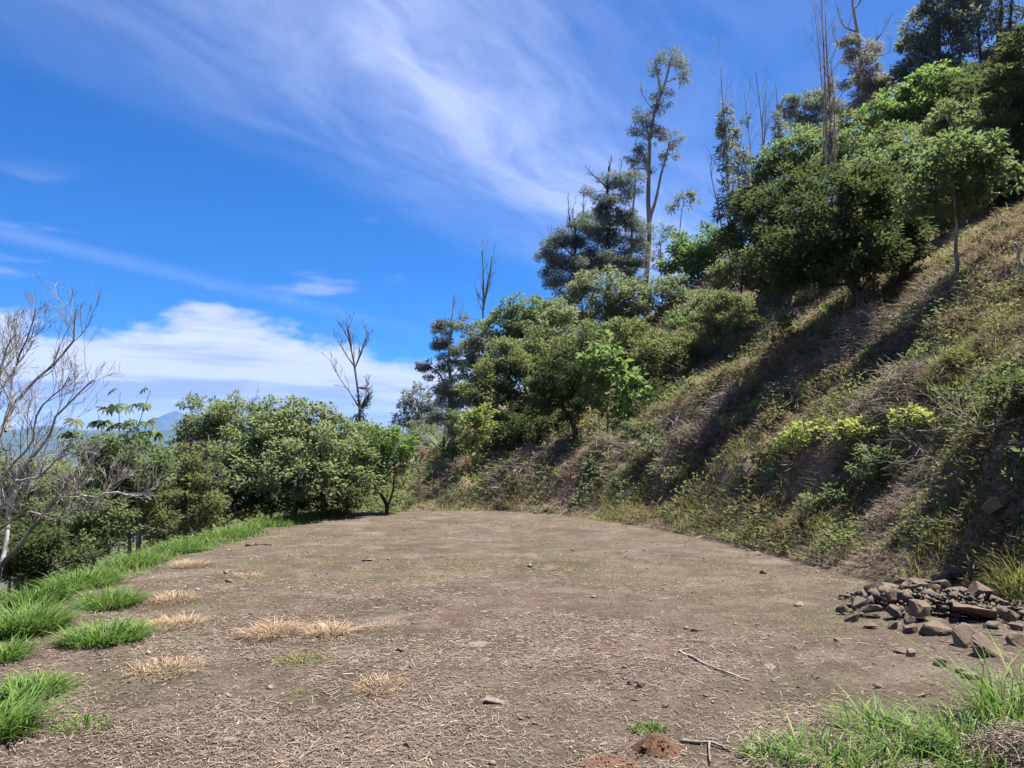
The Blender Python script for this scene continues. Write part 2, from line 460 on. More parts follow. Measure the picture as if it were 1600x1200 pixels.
# ================================================================== plant tools
def resample(P, m):
    P = np.asarray(P, float); d = np.concatenate([[0], np.cumsum(np.linalg.norm(np.diff(P, axis=0), axis=1))])
    if len(P) > 2:
        t = np.linspace(0, d[-1], 6 * m)
        Q = densify3(P); d2 = np.concatenate([[0], np.cumsum(np.linalg.norm(np.diff(Q, axis=0), axis=1))])
        s = np.linspace(0, d2[-1], m); return np.stack([np.interp(s, d2, Q[:, i]) for i in range(3)], -1)
    s = np.linspace(0, d[-1], m); return np.stack([np.interp(s, d, P[:, i]) for i in range(3)], -1)

def densify3(P, n=8):
    out = []
    for i in range(len(P) - 1):
        p0 = P[max(i - 1, 0)]; p1 = P[i]; p2 = P[i + 1]; p3 = P[min(i + 2, len(P) - 1)]
        t = np.linspace(0, 1, n, endpoint=False)[:, None]
        out.append(0.5 * ((2 * p1) + (-p0 + p2) * t + (2 * p0 - 5 * p1 + 4 * p2 - p3) * t * t + (-p0 + 3 * p1 - 3 * p2 + p3) * t ** 3))
    return np.concatenate(out + [P[-1:]])

def tubes(B, R, sides=5):
    """B (n,m,3) centre lines, R (n,m) radii -> verts, quads"""
    n, m, _ = B.shape
    T = np.empty_like(B); T[:, 1:-1] = B[:, 2:] - B[:, :-2]; T[:, 0] = B[:, 1] - B[:, 0]; T[:, -1] = B[:, -1] - B[:, -2]
    T = unit(T)
    ref = np.where(np.abs(T[:, :1, 2:3]) > 0.75, np.array([1.0, 0.13, 0.0]), np.array([0.1, 0.0, 1.0]))
    ref = np.broadcast_to(ref, T.shape)
    U = unit(np.cross(T, ref)); Wv = np.cross(T, U)
    a = np.linspace(0, 2 * math.pi, sides, endpoint=False)
    V = B[:, :, None, :] + R[:, :, None, None] * (np.cos(a)[None, None, :, None] * U[:, :, None, :] + np.sin(a)[None, None, :, None] * Wv[:, :, None, :])
    i = np.arange(n * m * sides).reshape(n, m, sides); j = np.roll(i, -1, 2)
    q = np.stack([i[:, :-1], j[:, :-1], j[:, 1:], i[:, 1:]], -1).reshape(-1, 4)
    return V.reshape(-1, 3), q

def grow(B, R, rng, nchild, ratio, ang, up=0.1, wig=0.15, tmin=0.25, m=5, rr=0.6, end=0.3):
    """side shoots on every centre line"""
    n, mm, _ = B.shape
    t = rng.uniform(tmin, 0.98, (n, nchild)).ravel() * (mm - 1)
    bi = np.repeat(np.arange(n), nchild); k = np.minimum(t.astype(int), mm - 2); f = (t - k)[:, None]
    p = B[bi, k] * (1 - f) + B[bi, k + 1] * f
    tan = unit(B[bi, k + 1] - B[bi, k]); r = R[bi, k] * (1 - f[:, 0]) + R[bi, k + 1] * f[:, 0]
    L = np.linalg.norm(np.diff(B, axis=1), axis=2).sum(1)[bi]
    per = unit(np.cross(tan, rng.normal(size=tan.shape)))
    A = rng.normal(ang, ang * 0.25, len(tan))[:, None]
    d = unit(np.cos(A) * tan + np.sin(A) * per + np.array([0, 0, up]))
    ln = L * ratio * rng.uniform(0.55, 1.25, len(L)) * (1.2 - 0.55 * t / (mm - 1))
    out = np.empty((len(tan), m, 3)); out[:, 0] = p
    for s in range(1, m):
        d = unit(d + rng.normal(size=d.shape) * wig + np.array([0, 0, up * 0.6]))
        out[:, s] = out[:, s - 1] + d * (ln / (m - 1))[:, None]
    rs = r * rr
    RR = rs[:, None] * np.linspace(1, end, m)[None]
    return out, RR

def leaves(pos, dirn, size, wid, rng, fold=0.2, bend=0.0, jit=0.55):
    """folded lozenge leaves, two triangles each"""
    n = len(pos); dirn = unit(dirn)
    side = unit(np.cross(np.array([0, 0, 1.0]) + rng.normal(size=(n, 3)) * jit, dirn)); nor = np.cross(dirn, side)
    L = size[:, None]; Wd = (size * wid)[:, None]
    V = np.empty((n, 4, 3))
    V[:, 0] = pos; V[:, 2] = pos + dirn * L + nor * L * bend
    mid = pos + dirn * L * 0.45
    V[:, 1] = mid + side * Wd * 0.5 + nor * Wd * fold; V[:, 3] = mid - side * Wd * 0.5 + nor * Wd * fold
    i = np.arange(n)[:, None] * 4
    F = np.concatenate([i + np.array([[0, 1, 2]]), i + np.array([[0, 2, 3]])])
    return V.reshape(-1, 3), F

def blades(pos, az, hgt, wid, lean, curl, rng, nseg=2):
    """bent grass blades; lean = horizontal run / height at the tip"""
    n = len(pos); d = np.stack([np.cos(az), np.sin(az), np.zeros(n)], -1); s = np.stack([-np.sin(az), np.cos(az), np.zeros(n)], -1)
    tw = rng.uniform(-0.8, 0.8, n)[:, None]; s = s * np.cos(tw) + d * np.sin(tw)
    up = np.array([0, 0, 1.0]); rows = []
    for k in range(nseg):
        t = k / nseg
        c = pos + d * (hgt * lean * t ** 1.7)[:, None] + up * (hgt * (t - curl * t ** 2.4))[:, None]
        w = (wid * (1 - 0.35 * t))[:, None] * 0.5
        rows += [c - s * w, c + s * w]
    tip = pos + d * (hgt * lean)[:, None] + up * (hgt * (1 - curl))[:, None]
    V = np.stack(rows + [tip], 1); m = V.shape[1]
    i = np.arange(n)[:, None] * m; Q = []
    for k in range(nseg - 1): Q.append(i + np.array([[2 * k, 2 * k + 1, 2 * k + 3, 2 * k + 2]]))
    T = i + np.array([[m - 3, m - 2, m - 1]])
    return V.reshape(-1, 3), [np.concatenate(Q)] + [T] if Q else [T], m

LM = {
 'olive':   leaf_mat('leaf_olive', (0.052, 0.066, 0.028), (0.188, 0.205, 0.092), 0.46),
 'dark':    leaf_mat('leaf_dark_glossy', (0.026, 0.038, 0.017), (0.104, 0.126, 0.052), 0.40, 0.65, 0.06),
 'green':   leaf_mat('leaf_mid_green', (0.048, 0.076, 0.030), (0.172, 0.212, 0.098), 0.48),
 'hedge':   leaf_mat('leaf_pale_hedge', (0.066, 0.090, 0.043), (0.238, 0.272, 0.142), 0.52),
 'bright':  leaf_mat('leaf_fresh_green', (0.062, 0.104, 0.032), (0.178, 0.245, 0.082), 0.50),
 'lime':    leaf_mat('leaf_yellow_green', (0.125, 0.150, 0.040), (0.310, 0.330, 0.110), 0.50),
 'grey':    leaf_mat('leaf_grey_green', (0.066, 0.082, 0.048), (0.218, 0.236, 0.140), 0.44),
 'euc':     leaf_mat('leaf_eucalyptus', (0.059, 0.071, 0.066), (0.195, 0.218, 0.194), 0.46),
 'eucdry':  leaf_mat('leaf_eucalyptus_dry', (0.106, 0.094, 0.089), (0.295, 0.260, 0.238), 0.46),
 'stalk':   leaf_mat('dead_stalks', (0.085, 0.060, 0.045), (0.270, 0.200, 0.148), 0.3, 0.8, 0.05),
 'rust':    leaf_mat('leaf_dead_rust', (0.130, 0.073, 0.065), (0.342, 0.212, 0.187), 0.43, 0.7, 0.1),
}
BK = {
 'bleached': bark_mat('bark_bleached', (0.165, 0.158, 0.148), (0.345, 0.330, 0.310)),
 'grey':  bark_mat('bark_grey', (0.085, 0.072, 0.060), (0.235, 0.210, 0.180)),
 'pale':  bark_mat('bark_pale_dry', (0.15, 0.13, 0.108), (0.34, 0.30, 0.25)),
 'dark':  bark_mat('bark_dark', (0.028, 0.022, 0.017), (0.085, 0.066, 0.050)),
 'euc':   bark_mat('bark_eucalyptus', (0.17, 0.135, 0.105), (0.36, 0.31, 0.25), 4.0),
}

def px_pts(pts, Y):
    """(px, py[, dy]) list -> world points near distance Y"""
    return np.array([at(p[0], p[1], Y + (p[2] if len(p) > 2 else 0.0)) for p in pts])

def plant(name, label, cat, base, Y, blobs, leaf='olive', stems=None, r0=0.06, bark='grey', L=0.1, wid=0.45, cover=3.0,
          droop=0.0, clump=0.26, seed=1, group=None, bare=None, depth=1.0, limb=True, tintr=(0, 1), shell=0.45, twigs=True, ndens=1.0, swell=1.0):
    """tree or shrub.  base: ground point; blobs: (px, py, rx, ry[, dy]) crown masses in photo pixels at distance Y; stems: lists of photo points"""
    rng = rng_of(seed); base = np.asarray(base, float); mpp = Y / 1200.0
    blobs = [(b[0], b[1], b[2] * swell, b[3] * swell) + tuple(b[4:]) for b in blobs]
    root = thing(name, base, label, cat, group)
    S = []; R = []
    if stems is None:
        bx = np.mean([b[0] for b in blobs]); by = np.mean([b[1] for b in blobs])
        top = at(bx, by, Y); S.append(resample(np.array([base - [0, 0, .15], base * 0.5 + top * 0.5 + rng.normal(size=3) * 0.05 * np.linalg.norm(top - base), top]), 10)); R.append(np.linspace(r0, r0 * .35, 10))
    else:
        for i, st in enumerate(stems):
            P = px_pts(st, Y)
            if i == 0 or st[0][1] is None: P[0] = base - [0, 0, 0.15]
            S.append(resample(P, 10)); rr = r0 * (1 if i == 0 else 0.6); R.append(np.linspace(rr, rr * 0.3, 10) * np.where(np.arange(10) == 0, 1.25, 1.0))
    ST = np.array(S); SR = np.array(R)
    wig = rng.normal(size=ST.shape) * (SR[:, :, None] * 0.35); wig[:, 0] = 0; ST = ST + wig
    nodes = ST[:, 2:].reshape(-1, 3); nr = SR[:, 2:].ravel()
    tr_V, tr_Q = tubes(ST, SR, 7)
    br = []
    if limb and blobs:
        LB = []; LR = []
        for b in blobs:
            c = at(b[0], b[1] + b[3] * 0.25, Y + (b[4] if len(b) > 4 else 0))
            dd = np.linalg.norm(nodes - c, axis=1) + np.maximum(nodes[:, 2] - c[2], 0) * 3
            k = int(np.argmin(dd)); p = nodes[k]
            mid = p * 0.5 + c * 0.5 + np.array([0, 0, 0.06]) * np.linalg.norm(c - p)
            q = resample(np.array([p, mid, c]), 8); q[1:] += rng.normal(size=(7, 3)) * 0.02 * np.linalg.norm(c - p)
            LB.append(q); LR.append(np.linspace(nr[k] * 0.75, nr[k] * 0.25, 8))
        LB = np.array(LB); LR = np.array(LR)
        v, q = tubes(LB, LR, 5); br.append((v, q))
        nodes = np.concatenate([nodes, LB.reshape(-1, 3)]); nr = np.concatenate([nr, LR.ravel()])
    me = mk_mesh(name + '_trunk', tr_V - base, [tr_Q], smooth=True, mat=BK[bark]); link('trunk', me, root)
    LV = []; LF = []; LT = []; off = 0; TW = []; TR = []
    for b in blobs:
        c = at(b[0], b[1], Y + (b[4] if len(b) > 4 else 0)); rx = b[2] * mpp; rz = b[3] * mpp; ry = (rx * 0.6 + rz * 0.4) * depth
        area_px = math.pi * b[2] * b[3]
        nl = int(0.88 * cover * area_px / max((L / mpp) ** 2 * wid * 0.27, 0.5))
        cr = clump * min(rx, rz)
        nc = max(6, int(ndens * 2.6 * (rx * ry * rz) / (cr ** 3) * 0.16)); nc = min(nc, 160)
        d = unit(rng.normal(size=(nc, 3))); rad = rng.uniform(shell ** 2, 1.0, nc) ** 0.5
        rad *= rng.uniform(0.86, 1.13, nc)
        C = c + d * rad[:, None] * np.array([rx, ry, rz])
        C[:, 2] = np.maximum(C[:, 2], H(C[:, 0], C[:, 1]) + 0.12)
        csz = cr * rng.uniform(0.65, 1.35, nc)
        ctint = rng.uniform(0, 1, nc)
        if twigs:
            dd = np.linalg.norm(C[:, None] - nodes[None], axis=2) + np.maximum(nodes[None, :, 2] - C[:, None, 2], 0) * 1.5
            k = dd.argmin(1); p = nodes[k]
            mid = (p + C) / 2 + rng.normal(size=p.shape) * 0.07 * np.linalg.norm(C - p, axis=1)[:, None]
            t = np.linspace(0, 1, 5)[None, :, None]
            TW.append((1 - t) ** 2 * p[:, None] + 2 * t * (1 - t) * mid[:, None] + t ** 2 * C[:, None])
            ra = np.clip(nr[k] * 0.4, 0.006, r0 * 0.3); TR.append(ra[:, None] * np.linspace(1, 0.35, 5)[None])
        w = csz ** 2; ci = rng.choice(nc, nl, p=w / w.sum())
        o3 = rng.normal(size=(nl, 3)); o3 = unit(o3) * (rng.uniform(0, 1, nl) ** 0.45)[:, None]
        P = C[ci] + o3 * csz[ci][:, None] * np.array([1.15, 1.15, 0.75])
        out = unit(P - c) * 0.5 + o3 * 0.7 + rng.normal(size=(nl, 3)) * 0.55 + np.array([0, 0, -droop])
        sz = L * rng.uniform(0.6, 1.25, nl)
        P[:, 2] = np.maximum(P[:, 2], H(P[:, 0], P[:, 1]) + 0.03)
        out[:, 2] *= 0.7; v, f = leaves(P, out, sz, wid, rng, jit=0.55 + droop)
        tint = np.clip(ctint[ci] * 0.55 + rng.uniform(0, 1, nl) * 0.55 - 0.05, 0, 1) * (tintr[1] - tintr[0]) + tintr[0]
        LV.append(v); LF.append(f + off); LT.append(np.repeat(tint, 4)); off += len(v)
    if LV:
        me = mk_mesh(name + '_crown', np.concatenate(LV) - base, [np.concatenate(LF)], tint=np.concatenate(LT), mat=LM[leaf])
        link('crown', me, root)
    if TW:
        br.append(tubes(np.concatenate(TW)[:, ::2], np.concatenate(TR)[:, ::2], 3))
    if bare:
        for pts, rb in bare:
            PP = px_pts(pts, Y); PP[0] = ST.reshape(-1, 3)[np.argmin(np.linalg.norm(ST.reshape(-1, 3) - PP[0], axis=1))]; q = resample(PP, 9)[None]; rr = np.linspace(rb, rb * 0.2, 9)[None]
            br.append(tubes(q, rr, 5))
            g1, r1 = grow(q, rr, rng, 9, 0.28, 0.55, 0.25, 0.18, 0.25); br.append(tubes(g1, np.maximum(r1, 0.006), 4))
            g2, r2 = grow(g1, r1, rng, 3, 0.5, 0.6, 0.15, 0.2, 0.3); br.append(tubes(g2, np.maximum(r2, 0.005), 3))
    if br:
        V = []; Q = []; o_ = 0
        for v, q in br: V.append(v); Q.append(q + o_); o_ += len(v)
        me = mk_mesh(name + '_branches', np.concatenate(V) - base, [np.concatenate(Q)], smooth=True, mat=BK[bark]); bo = link('branches', me, root)
        if bare: bo['kind'] = 'stuff'   # a fine mesh of dead twigs
    return root

# ================================================================== trees of the hillside
E = 'eucalyptus trees along the ridge'
# --- the open slope above the bank
plant('broad_tree', 'broad dark glossy-leaved tree standing alone on the open slope above the brush', 'tree', (b := hit(1343, 486)), b[1],
      [(1310, 330, 95, 62), (1250, 385, 62, 52), (1380, 350, 72, 62, 0.5), (1335, 395, 80, 44, -.6), (1222, 420, 45, 36), (1405, 390, 48, 40, .4), (1290, 418, 46, 34), (1360, 290, 50, 36)],
      'dark', [[(1343, 486), (1338, 440), (1330, 400), (1315, 340)], [(1338, 445), (1300, 410), (1255, 380)], [(1336, 430), (1370, 390), (1395, 350)]],
      0.17, 'dark', 0.14, 0.42, 3.2, 0.2, 0.24, 11, tintr=(0, .72))
plant('small_tree', 'small grey-green tree with leaning stems left of the broad dark tree', 'tree', (b := hit(1138, 575)), b[1],
      [(1135, 495, 42, 36), (1105, 515, 30, 30), (1160, 505, 28, 34), (1125, 470, 30, 20)], 'olive',
      [[(1138, 575), (1130, 548), (1125, 515), (1130, 480)], [(1132, 560), (1150, 530), (1160, 500)], [(1128, 572), (1115, 540), (1105, 515)]], 0.055, 'dark', 0.1, 0.45, 2.0, 0.2, 0.28, 12)
plant('sapling', 'thin sparse sapling on the open slope right of the small grey-green tree', 'sapling', (b := hit(1226, 556)), b[1],
      [(1212, 508, 22, 20), (1226, 495, 14, 12), (1200, 525, 14, 10)], 'olive', [[(1226, 556), (1220, 530), (1214, 500)], [(1230, 552), (1224, 525), (1228, 495)]], 0.025, 'grey', 0.1, 0.45, 1.3, 0.2, 0.3, 13)
plant('slender_tree', 'slender tree with a straight pale stem and yellow-green tufts near the right edge', 'tree', (b := hit(1497, 446)), b[1],
      [(1488, 315, 34, 30), (1450, 290, 40, 40), (1520, 280, 42, 40), (1475, 240, 56, 36), (1540, 235, 44, 34), (1425, 325, 30, 26), (1560, 275, 34, 30)], 'green',
      [[(1497, 446), (1496, 400), (1494, 350), (1488, 270)]], 0.05, 'grey', 0.13, 0.5, 2.5, 0.2, 0.25, 14, tintr=(0, .6))
plant('large_tree', 'large dark tree crowding the right edge below the tall ridge trees', 'tree', spot(1590, 24.0), 24.0,
      [(1570, 150, 70, 75), (1620, 210, 80, 90), (1550, 235, 52, 62), (1600, 290, 60, 45), (1600, 90, 55, 45), (1530, 300, 30, 30)], 'dark', None, 0.16, 'dark', 0.2, 0.42, 3.2, 0.2, 0.24, 15, tintr=(0.1, 1))
plant('yellow_shrub', 'yellow-green broadleaf shrub glowing among dark crowns at right', 'shrub', spot(1492, 26.0), 26.0,
      [(1490, 225, 24, 16), (1475, 240, 18, 14), (1505, 245, 16, 14)], 'lime', None, 0.04, 'grey', 0.22, 0.5, 2.4, 0.1, 0.3, 16)
# --- dense green growth on the upper slope
G = 'bushy growth high on the slope'
for nm, lb, px, Y, bl, lf, sd, L in (
  ('ridge_bush', 'bright green rounded bush high on the slope under the tall dark tree', 1460, 36, [(1465, 128, 42, 26), (1440, 150, 40, 26), (1490, 140, 34, 24)], 'bright', 21, .26),
  ('ridge_bush', 'bright green bush on the ridge between grey bare tree and dark tree', 1405, 36, [(1400, 168, 48, 30), (1430, 180, 36, 26), (1370, 190, 30, 24)], 'bright', 22, .26),
  ('ridge_bush', 'wide soft green bush on the slope above the broad dark tree', 1350, 31, [(1345, 235, 58, 30), (1400, 225, 44, 30), (1300, 250, 30, 26)], 'green', 23, .2),
  ('ridge_bush', 'dark green bush behind the vine covered poles', 1250, 33, [(1245, 240, 44, 40), (1215, 265, 30, 40), (1270, 260, 34, 34)], 'green', 24, .22),
  ('ridge_bush', 'dark tangled bush beneath the grey bare tree on the ridge', 1340, 38, [(1335, 205, 40, 24), (1380, 205, 34, 24), (1300, 215, 24, 20)], 'olive', 25, .26),
  ('ridge_bush', 'silvery leaved bush on the slope right of the soft green bush', 1450, 29, [(1440, 235, 44, 34), (1420, 270, 36, 30), (1400, 255, 30, 26)], 'olive', 26, .2),
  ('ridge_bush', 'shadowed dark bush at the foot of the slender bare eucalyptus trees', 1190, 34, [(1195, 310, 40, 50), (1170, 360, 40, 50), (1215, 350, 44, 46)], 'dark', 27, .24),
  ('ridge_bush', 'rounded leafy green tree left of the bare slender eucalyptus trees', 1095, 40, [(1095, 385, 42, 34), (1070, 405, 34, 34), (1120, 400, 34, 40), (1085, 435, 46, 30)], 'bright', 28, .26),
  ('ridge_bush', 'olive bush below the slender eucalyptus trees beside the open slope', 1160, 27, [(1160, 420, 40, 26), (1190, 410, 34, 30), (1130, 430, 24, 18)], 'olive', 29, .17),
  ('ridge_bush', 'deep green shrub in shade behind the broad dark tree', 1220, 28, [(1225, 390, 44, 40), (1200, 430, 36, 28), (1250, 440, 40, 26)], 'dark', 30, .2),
  ):
    plant(nm, lb, 'bush', spot(px, Y), Y, bl, lf, None, 0.08, 'dark', L * .8, 0.5, 2.6, 0.1, 0.26, sd, G, swell=1.15)
# --- tall trees on the ridge at upper right
plant('tall_tree', 'tall dense dark tree rising past the top edge on the ridge', 'tree', spot(1462, 40), 40,
      [(1475, -10, 40, 50), (1450, 40, 42, 42), (1480, 70, 46, 48), (1440, 95, 40, 40), (1465, 120, 50, 34), (1420, 120, 26, 26), (1500, 20, 26, 50)],
      'euc', [[(1462, 170), (1465, 60), (1470, -60)]], 0.22, 'dark', 0.26, 0.3, 2.6, 0.3, 0.26, 41, E, tintr=(0, .6))
plant('tall_tree', 'tall dark tree with bare trunks in the top right corner', 'tree', spot(1560, 40), 40,
      [(1570, 100, 36, 40), (1545, 70, 28, 50), (1600, 110, 40, 36), (1600, 40, 30, 46), (1540, 10, 26, 40), (1560, -40, 60, 40)],
      'euc', [[(1560, 150), (1562, 60), (1568, -60)], [(1575, 150), (1578, 60), (1582, -50)], [(1535, 150), (1530, 60), (1515, -20)]], 0.2, 'dark', 0.26, 0.3, 1.9, 0.3, 0.26, 42, E, tintr=(0, .6))
plant('grey_tree', 'ragged grey-brown tree with a bare forked top beside the vine covered poles', 'tree', spot(1350, 42), 42,
      [(1345, 95, 26, 24), (1350, 125, 30, 28), (1335, 60, 12, 12), (1360, 155, 30, 22), (1325, 72, 12, 10), (1372, 130, 18, 20)],
      'eucdry', [[(1350, 200), (1347, 120), (1341, 60), (1330, -20)]], 0.2, 'euc', 0.2, 0.24, 2.2, 0.5, 0.34, 43, E, swell=1.25, tintr=(0, .75),
      bare=[([(1340, 62), (1318, 40), (1308, 10)], .06), ([(1342, 70), (1372, 60), (1392, 25)], .05), ([(1336, 30), (1345, 0), (1350, -30)], .06), ([(1345, 90), (1310, 70), (1300, 45)], .05), ([(1350, 95), (1385, 85), (1392, 60)], .04)])
plant('round_tree', 'round hazy grey crowned tree on the skyline left of the poles', 'tree', spot(1258, 46), 46,
      [(1240, 160, 22, 16), (1262, 172, 26, 18), (1290, 160, 26, 22), (1235, 185, 18, 12), (1310, 180, 26, 24), (1270, 195, 30, 12)],
      'euc', [[(1262, 235), (1262, 200), (1255, 165)], [(1300, 235), (1298, 195), (1292, 160)]], 0.14, 'euc', 0.2, 0.26, 2.3, 0.4, 0.34, 44, E, swell=1.2)
def pole_tree(name, label, stems, Y, blobs=(), leaf='euc', seed=1, r0=0.09, bark='euc', cover=1.0, L=0.26):
    r0 *= .72; cover *= 1.9; bare = [(s, r0 * 0.8) for s in stems[:]]
    return plant(name, label, 'tree', spot(stems[0][0][0], Y), Y, list(blobs), leaf, stems, r0, bark, L, 0.25, cover, 0.5, 0.34, seed, E, bare=bare, limb=False)
P = 'eucalyptus_tree'
pole_tree(P, 'tallest bare pole of the tight cluster reaching the top edge', [[(1293, 262), (1290, 160), (1286, 60), (1283, -20)]], 30, (), seed=51, r0=.08)
pole_tree(P, 'bare pole with dead vines in the middle of the tight cluster', [[(1300, 262), (1297, 170), (1292, 90), (1290, 20)]], 30.4, [(1297, 150, 6, 40), (1298, 215, 8, 36)], 'eucdry', seed=52, r0=.09, cover=.7, L=.15)
pole_tree(P, 'shorter bare pole at the right of the tight cluster', [[(1308, 258), (1304, 190), (1301, 130), (1298, 95)]], 29.6, (), seed=53, r0=.06)
pole_tree(P, 'thin curved bare pole at the left of the tight cluster', [[(1290, 262), (1286, 180), (1281, 90), (1272, 10)]], 30.8, (), seed=54, r0=.05)
pole_tree(P, 'slender half bare eucalyptus with the tallest spike of the left ridge group', [[(1142, 400), (1138, 300), (1132, 200), (1126, 105)]], 38, [(1133, 185, 10, 28), (1136, 240, 14, 34), (1140, 300, 14, 40), (1130, 205, 14, 14)], seed=55, cover=1.1)
pole_tree(P, 'slender sparse eucalyptus leaning right in the left ridge group', [[(1160, 400), (1156, 300), (1150, 230), (1142, 160)]], 39, [(1158, 260, 14, 36), (1162, 320, 18, 40), (1150, 215, 10, 16)], seed=56, cover=1.2)
pole_tree(P, 'bare spike between the sparse eucalyptus trees of the left ridge group', [[(1180, 380), (1176, 290), (1170, 210), (1163, 145)]], 40, [(1166, 185, 8, 6), (1176, 300, 12, 40)], seed=57, cover=.9, r0=.07)
pole_tree(P, 'straight bare spike with forked tip in the left ridge group', [[(1197, 350), (1194, 260), (1189, 180), (1181, 112)], [(1192, 250), (1196, 190), (1197, 150)]], 40, [(1196, 290, 14, 30)], seed=58, cover=1.1, r0=.08)
pole_tree(P, 'short spike rightmost of the left ridge group', [[(1220, 280), (1217, 220), (1215, 170), (1212, 130)]], 41, [(1216, 200, 10, 30), (1220, 240, 14, 24)], seed=59, cover=1.2, r0=.07)
pole_tree(P, 'curved half bare eucalyptus leftmost of the left ridge group', [[(1135, 400), (1125, 340), (1114, 290), (1110, 255)]], 38, [(1125, 330, 10, 16), (1130, 370, 14, 20)], seed=60, cover=1.1, r0=.07)
# --- the big eucalyptus and its neighbours
plant(P, 'tallest slender eucalyptus with a long bare trunk and tufted swaying crown', 'tree', spot(1010, 46), 46,
      [(1030, 95, 17, 14), (1056, 92, 20, 20), (1066, 115, 12, 24), (1022, 110, 10, 12), (1034, 155, 18, 20), (1010, 185, 24, 22), (996, 210, 18, 18), (990, 240, 16, 16), (1022, 205, 18, 16), (1046, 215, 16, 18), (1055, 235, 10, 16), (1000, 260, 20, 14), (1010, 235, 18, 14), (1040, 240, 10, 16)],
      'euc', [[(1010, 450), (1011, 340), (1014, 240), (1022, 180), (1036, 140), (1052, 85)], [(1014, 350), (1025, 310), (1038, 255), (1048, 215)], [(1015, 270), (1004, 240), (992, 225)], [(1034, 145), (1028, 115), (1024, 95)]],
      0.2, 'euc', 0.2, 0.22, 1.25, 0.6, 0.42, 61, E, bare=[([(1013, 348), (995, 380), (985, 395)], .03), ([(1020, 190), (1005, 150), (1000, 125)], .03)])
plant(P, 'small young eucalyptus with a flat tuft right of the tall trunk', 'tree', spot(1060, 50), 50,
      [(1070, 312, 20, 12), (1052, 325, 12, 8), (1080, 305, 8, 8)], 'euc', [[(1060, 410), (1062, 360), (1070, 310)]], 0.07, 'euc', 0.3, 0.24, 1.5, 0.4, 0.36, 62, E)
plant(P, 'low wispy eucalyptus just right of the tall trunk', 'tree', spot(1036, 48), 48,
      [(1040, 358, 14, 10), (1026, 376, 14, 14), (1022, 405, 14, 16)], 'euc', [[(1030, 430), (1032, 390), (1038, 358)]], 0.06, 'euc', 0.28, 0.24, 1.4, 0.4, 0.36, 63, E)
plant(P, 'leafy eucalyptus hugging the left of the tall trunk', 'tree', spot(985, 44), 44,
      [(990, 290, 18, 20), (982, 330, 18, 24), (990, 370, 20, 26), (980, 410, 24, 30), (1000, 400, 12, 30)], 'euc',
      [[(988, 450), (986, 380), (990, 320), (994, 275)]], 0.14, 'euc', 0.17, 0.24, 1.5, 0.5, 0.36, 64, E, shell=.1, swell=1.32)
plant(P, 'dark eucalyptus with a bare twiggy top second left of the tall trunk', 'tree', spot(950, 44), 44,
      [(958, 290, 22, 20), (940, 310, 20, 26), (960, 340, 24, 30), (945, 385, 28, 36), (965, 415, 24, 28), (935, 350, 16, 20)], 'euc',
      [[(952, 450), (950, 370), (948, 300), (952, 260)]], 0.16, 'dark', 0.17, 0.24, 1.7, 0.5, 0.36, 65, E, shell=.1, swell=1.32, tintr=(0, .75),
      bare=[([(945, 300), (928, 275), (916, 262)], .05), ([(950, 290), (952, 265), (956, 244)], .05), ([(955, 300), (968, 270), (972, 250)], .04)])
plant(P, 'bushy dark eucalyptus with dead spikes leftmost of the tall group', 'tree', spot(895, 43), 43,
      [(910, 360, 26, 22), (890, 385, 30, 26), (870, 405, 24, 28), (905, 415, 34, 30), (880, 440, 34, 22), (925, 390, 20, 30)], 'euc',
      [[(897, 460), (898, 400), (900, 350)]], 0.16, 'dark', 0.17, 0.24, 1.9, 0.45, 0.36, 66, E, shell=.1, swell=1.32, tintr=(0, .75),
      bare=[([(895, 380), (890, 345), (888, 310)], .05), ([(905, 375), (910, 340), (912, 300)], .05), ([(880, 400), (862, 370), (856, 355)], .04), ([(900, 370), (895, 330), (900, 315)], .04)])
# --- shrubs massed mid-slope
M = 'shrubs massed on the middle slope'
for nm, lb, px, Y, bl, lf, sd, L, st in (
  ('shrub', 'pale grey-leaved tall shrub under the dark eucalyptus trees', 945, 33, [(945, 455, 50, 30), (985, 470, 40, 34), (905, 480, 40, 30), (940, 505, 50, 28)], 'grey', 71, .19, None),
  ('shrub', 'grey-green shrub right of the tall eucalyptus trunk', 1035, 33, [(1035, 460, 34, 28), (1060, 490, 30, 34), (1020, 500, 40, 34), (1045, 530, 34, 28)], 'grey', 72, .18, None),
  ('shrub', 'fresh green bushy tree left of the pale grey shrub', 825, 32, [(825, 485, 42, 26), (795, 510, 36, 30), (855, 500, 36, 34), (830, 530, 50, 30)], 'green', 73, .18, None),
  ('shrub', 'dark olive rounded tree right of the yellow-green sapling', 795, 28, [(800, 565, 46, 34), (770, 590, 34, 36), (820, 605, 44, 40), (785, 635, 40, 34), (815, 650, 30, 28)], 'olive', 74, .15, None),
  ('shrub', 'wide brownish olive shrub in the middle of the mass', 890, 27, [(880, 560, 50, 44), (910, 600, 44, 44), (860, 610, 40, 44), (925, 545, 36, 34), (880, 650, 44, 24)], 'olive', 75, .14, None),
  ('shrub', 'olive shrub between the bright broadleaf tree and the small grey-green tree', 1050, 26, [(1050, 555, 44, 34), (1020, 580, 34, 40), (1080, 570, 30, 34), (1045, 610, 40, 30)], 'olive', 76, .14, None),
  ):
    plant(nm, lb, 'shrub', spot(px, Y), Y, bl, lf, st, 0.07, 'grey', L * .8, 0.5, 2.4, 0.1, 0.26, sd, M, swell=1.18)
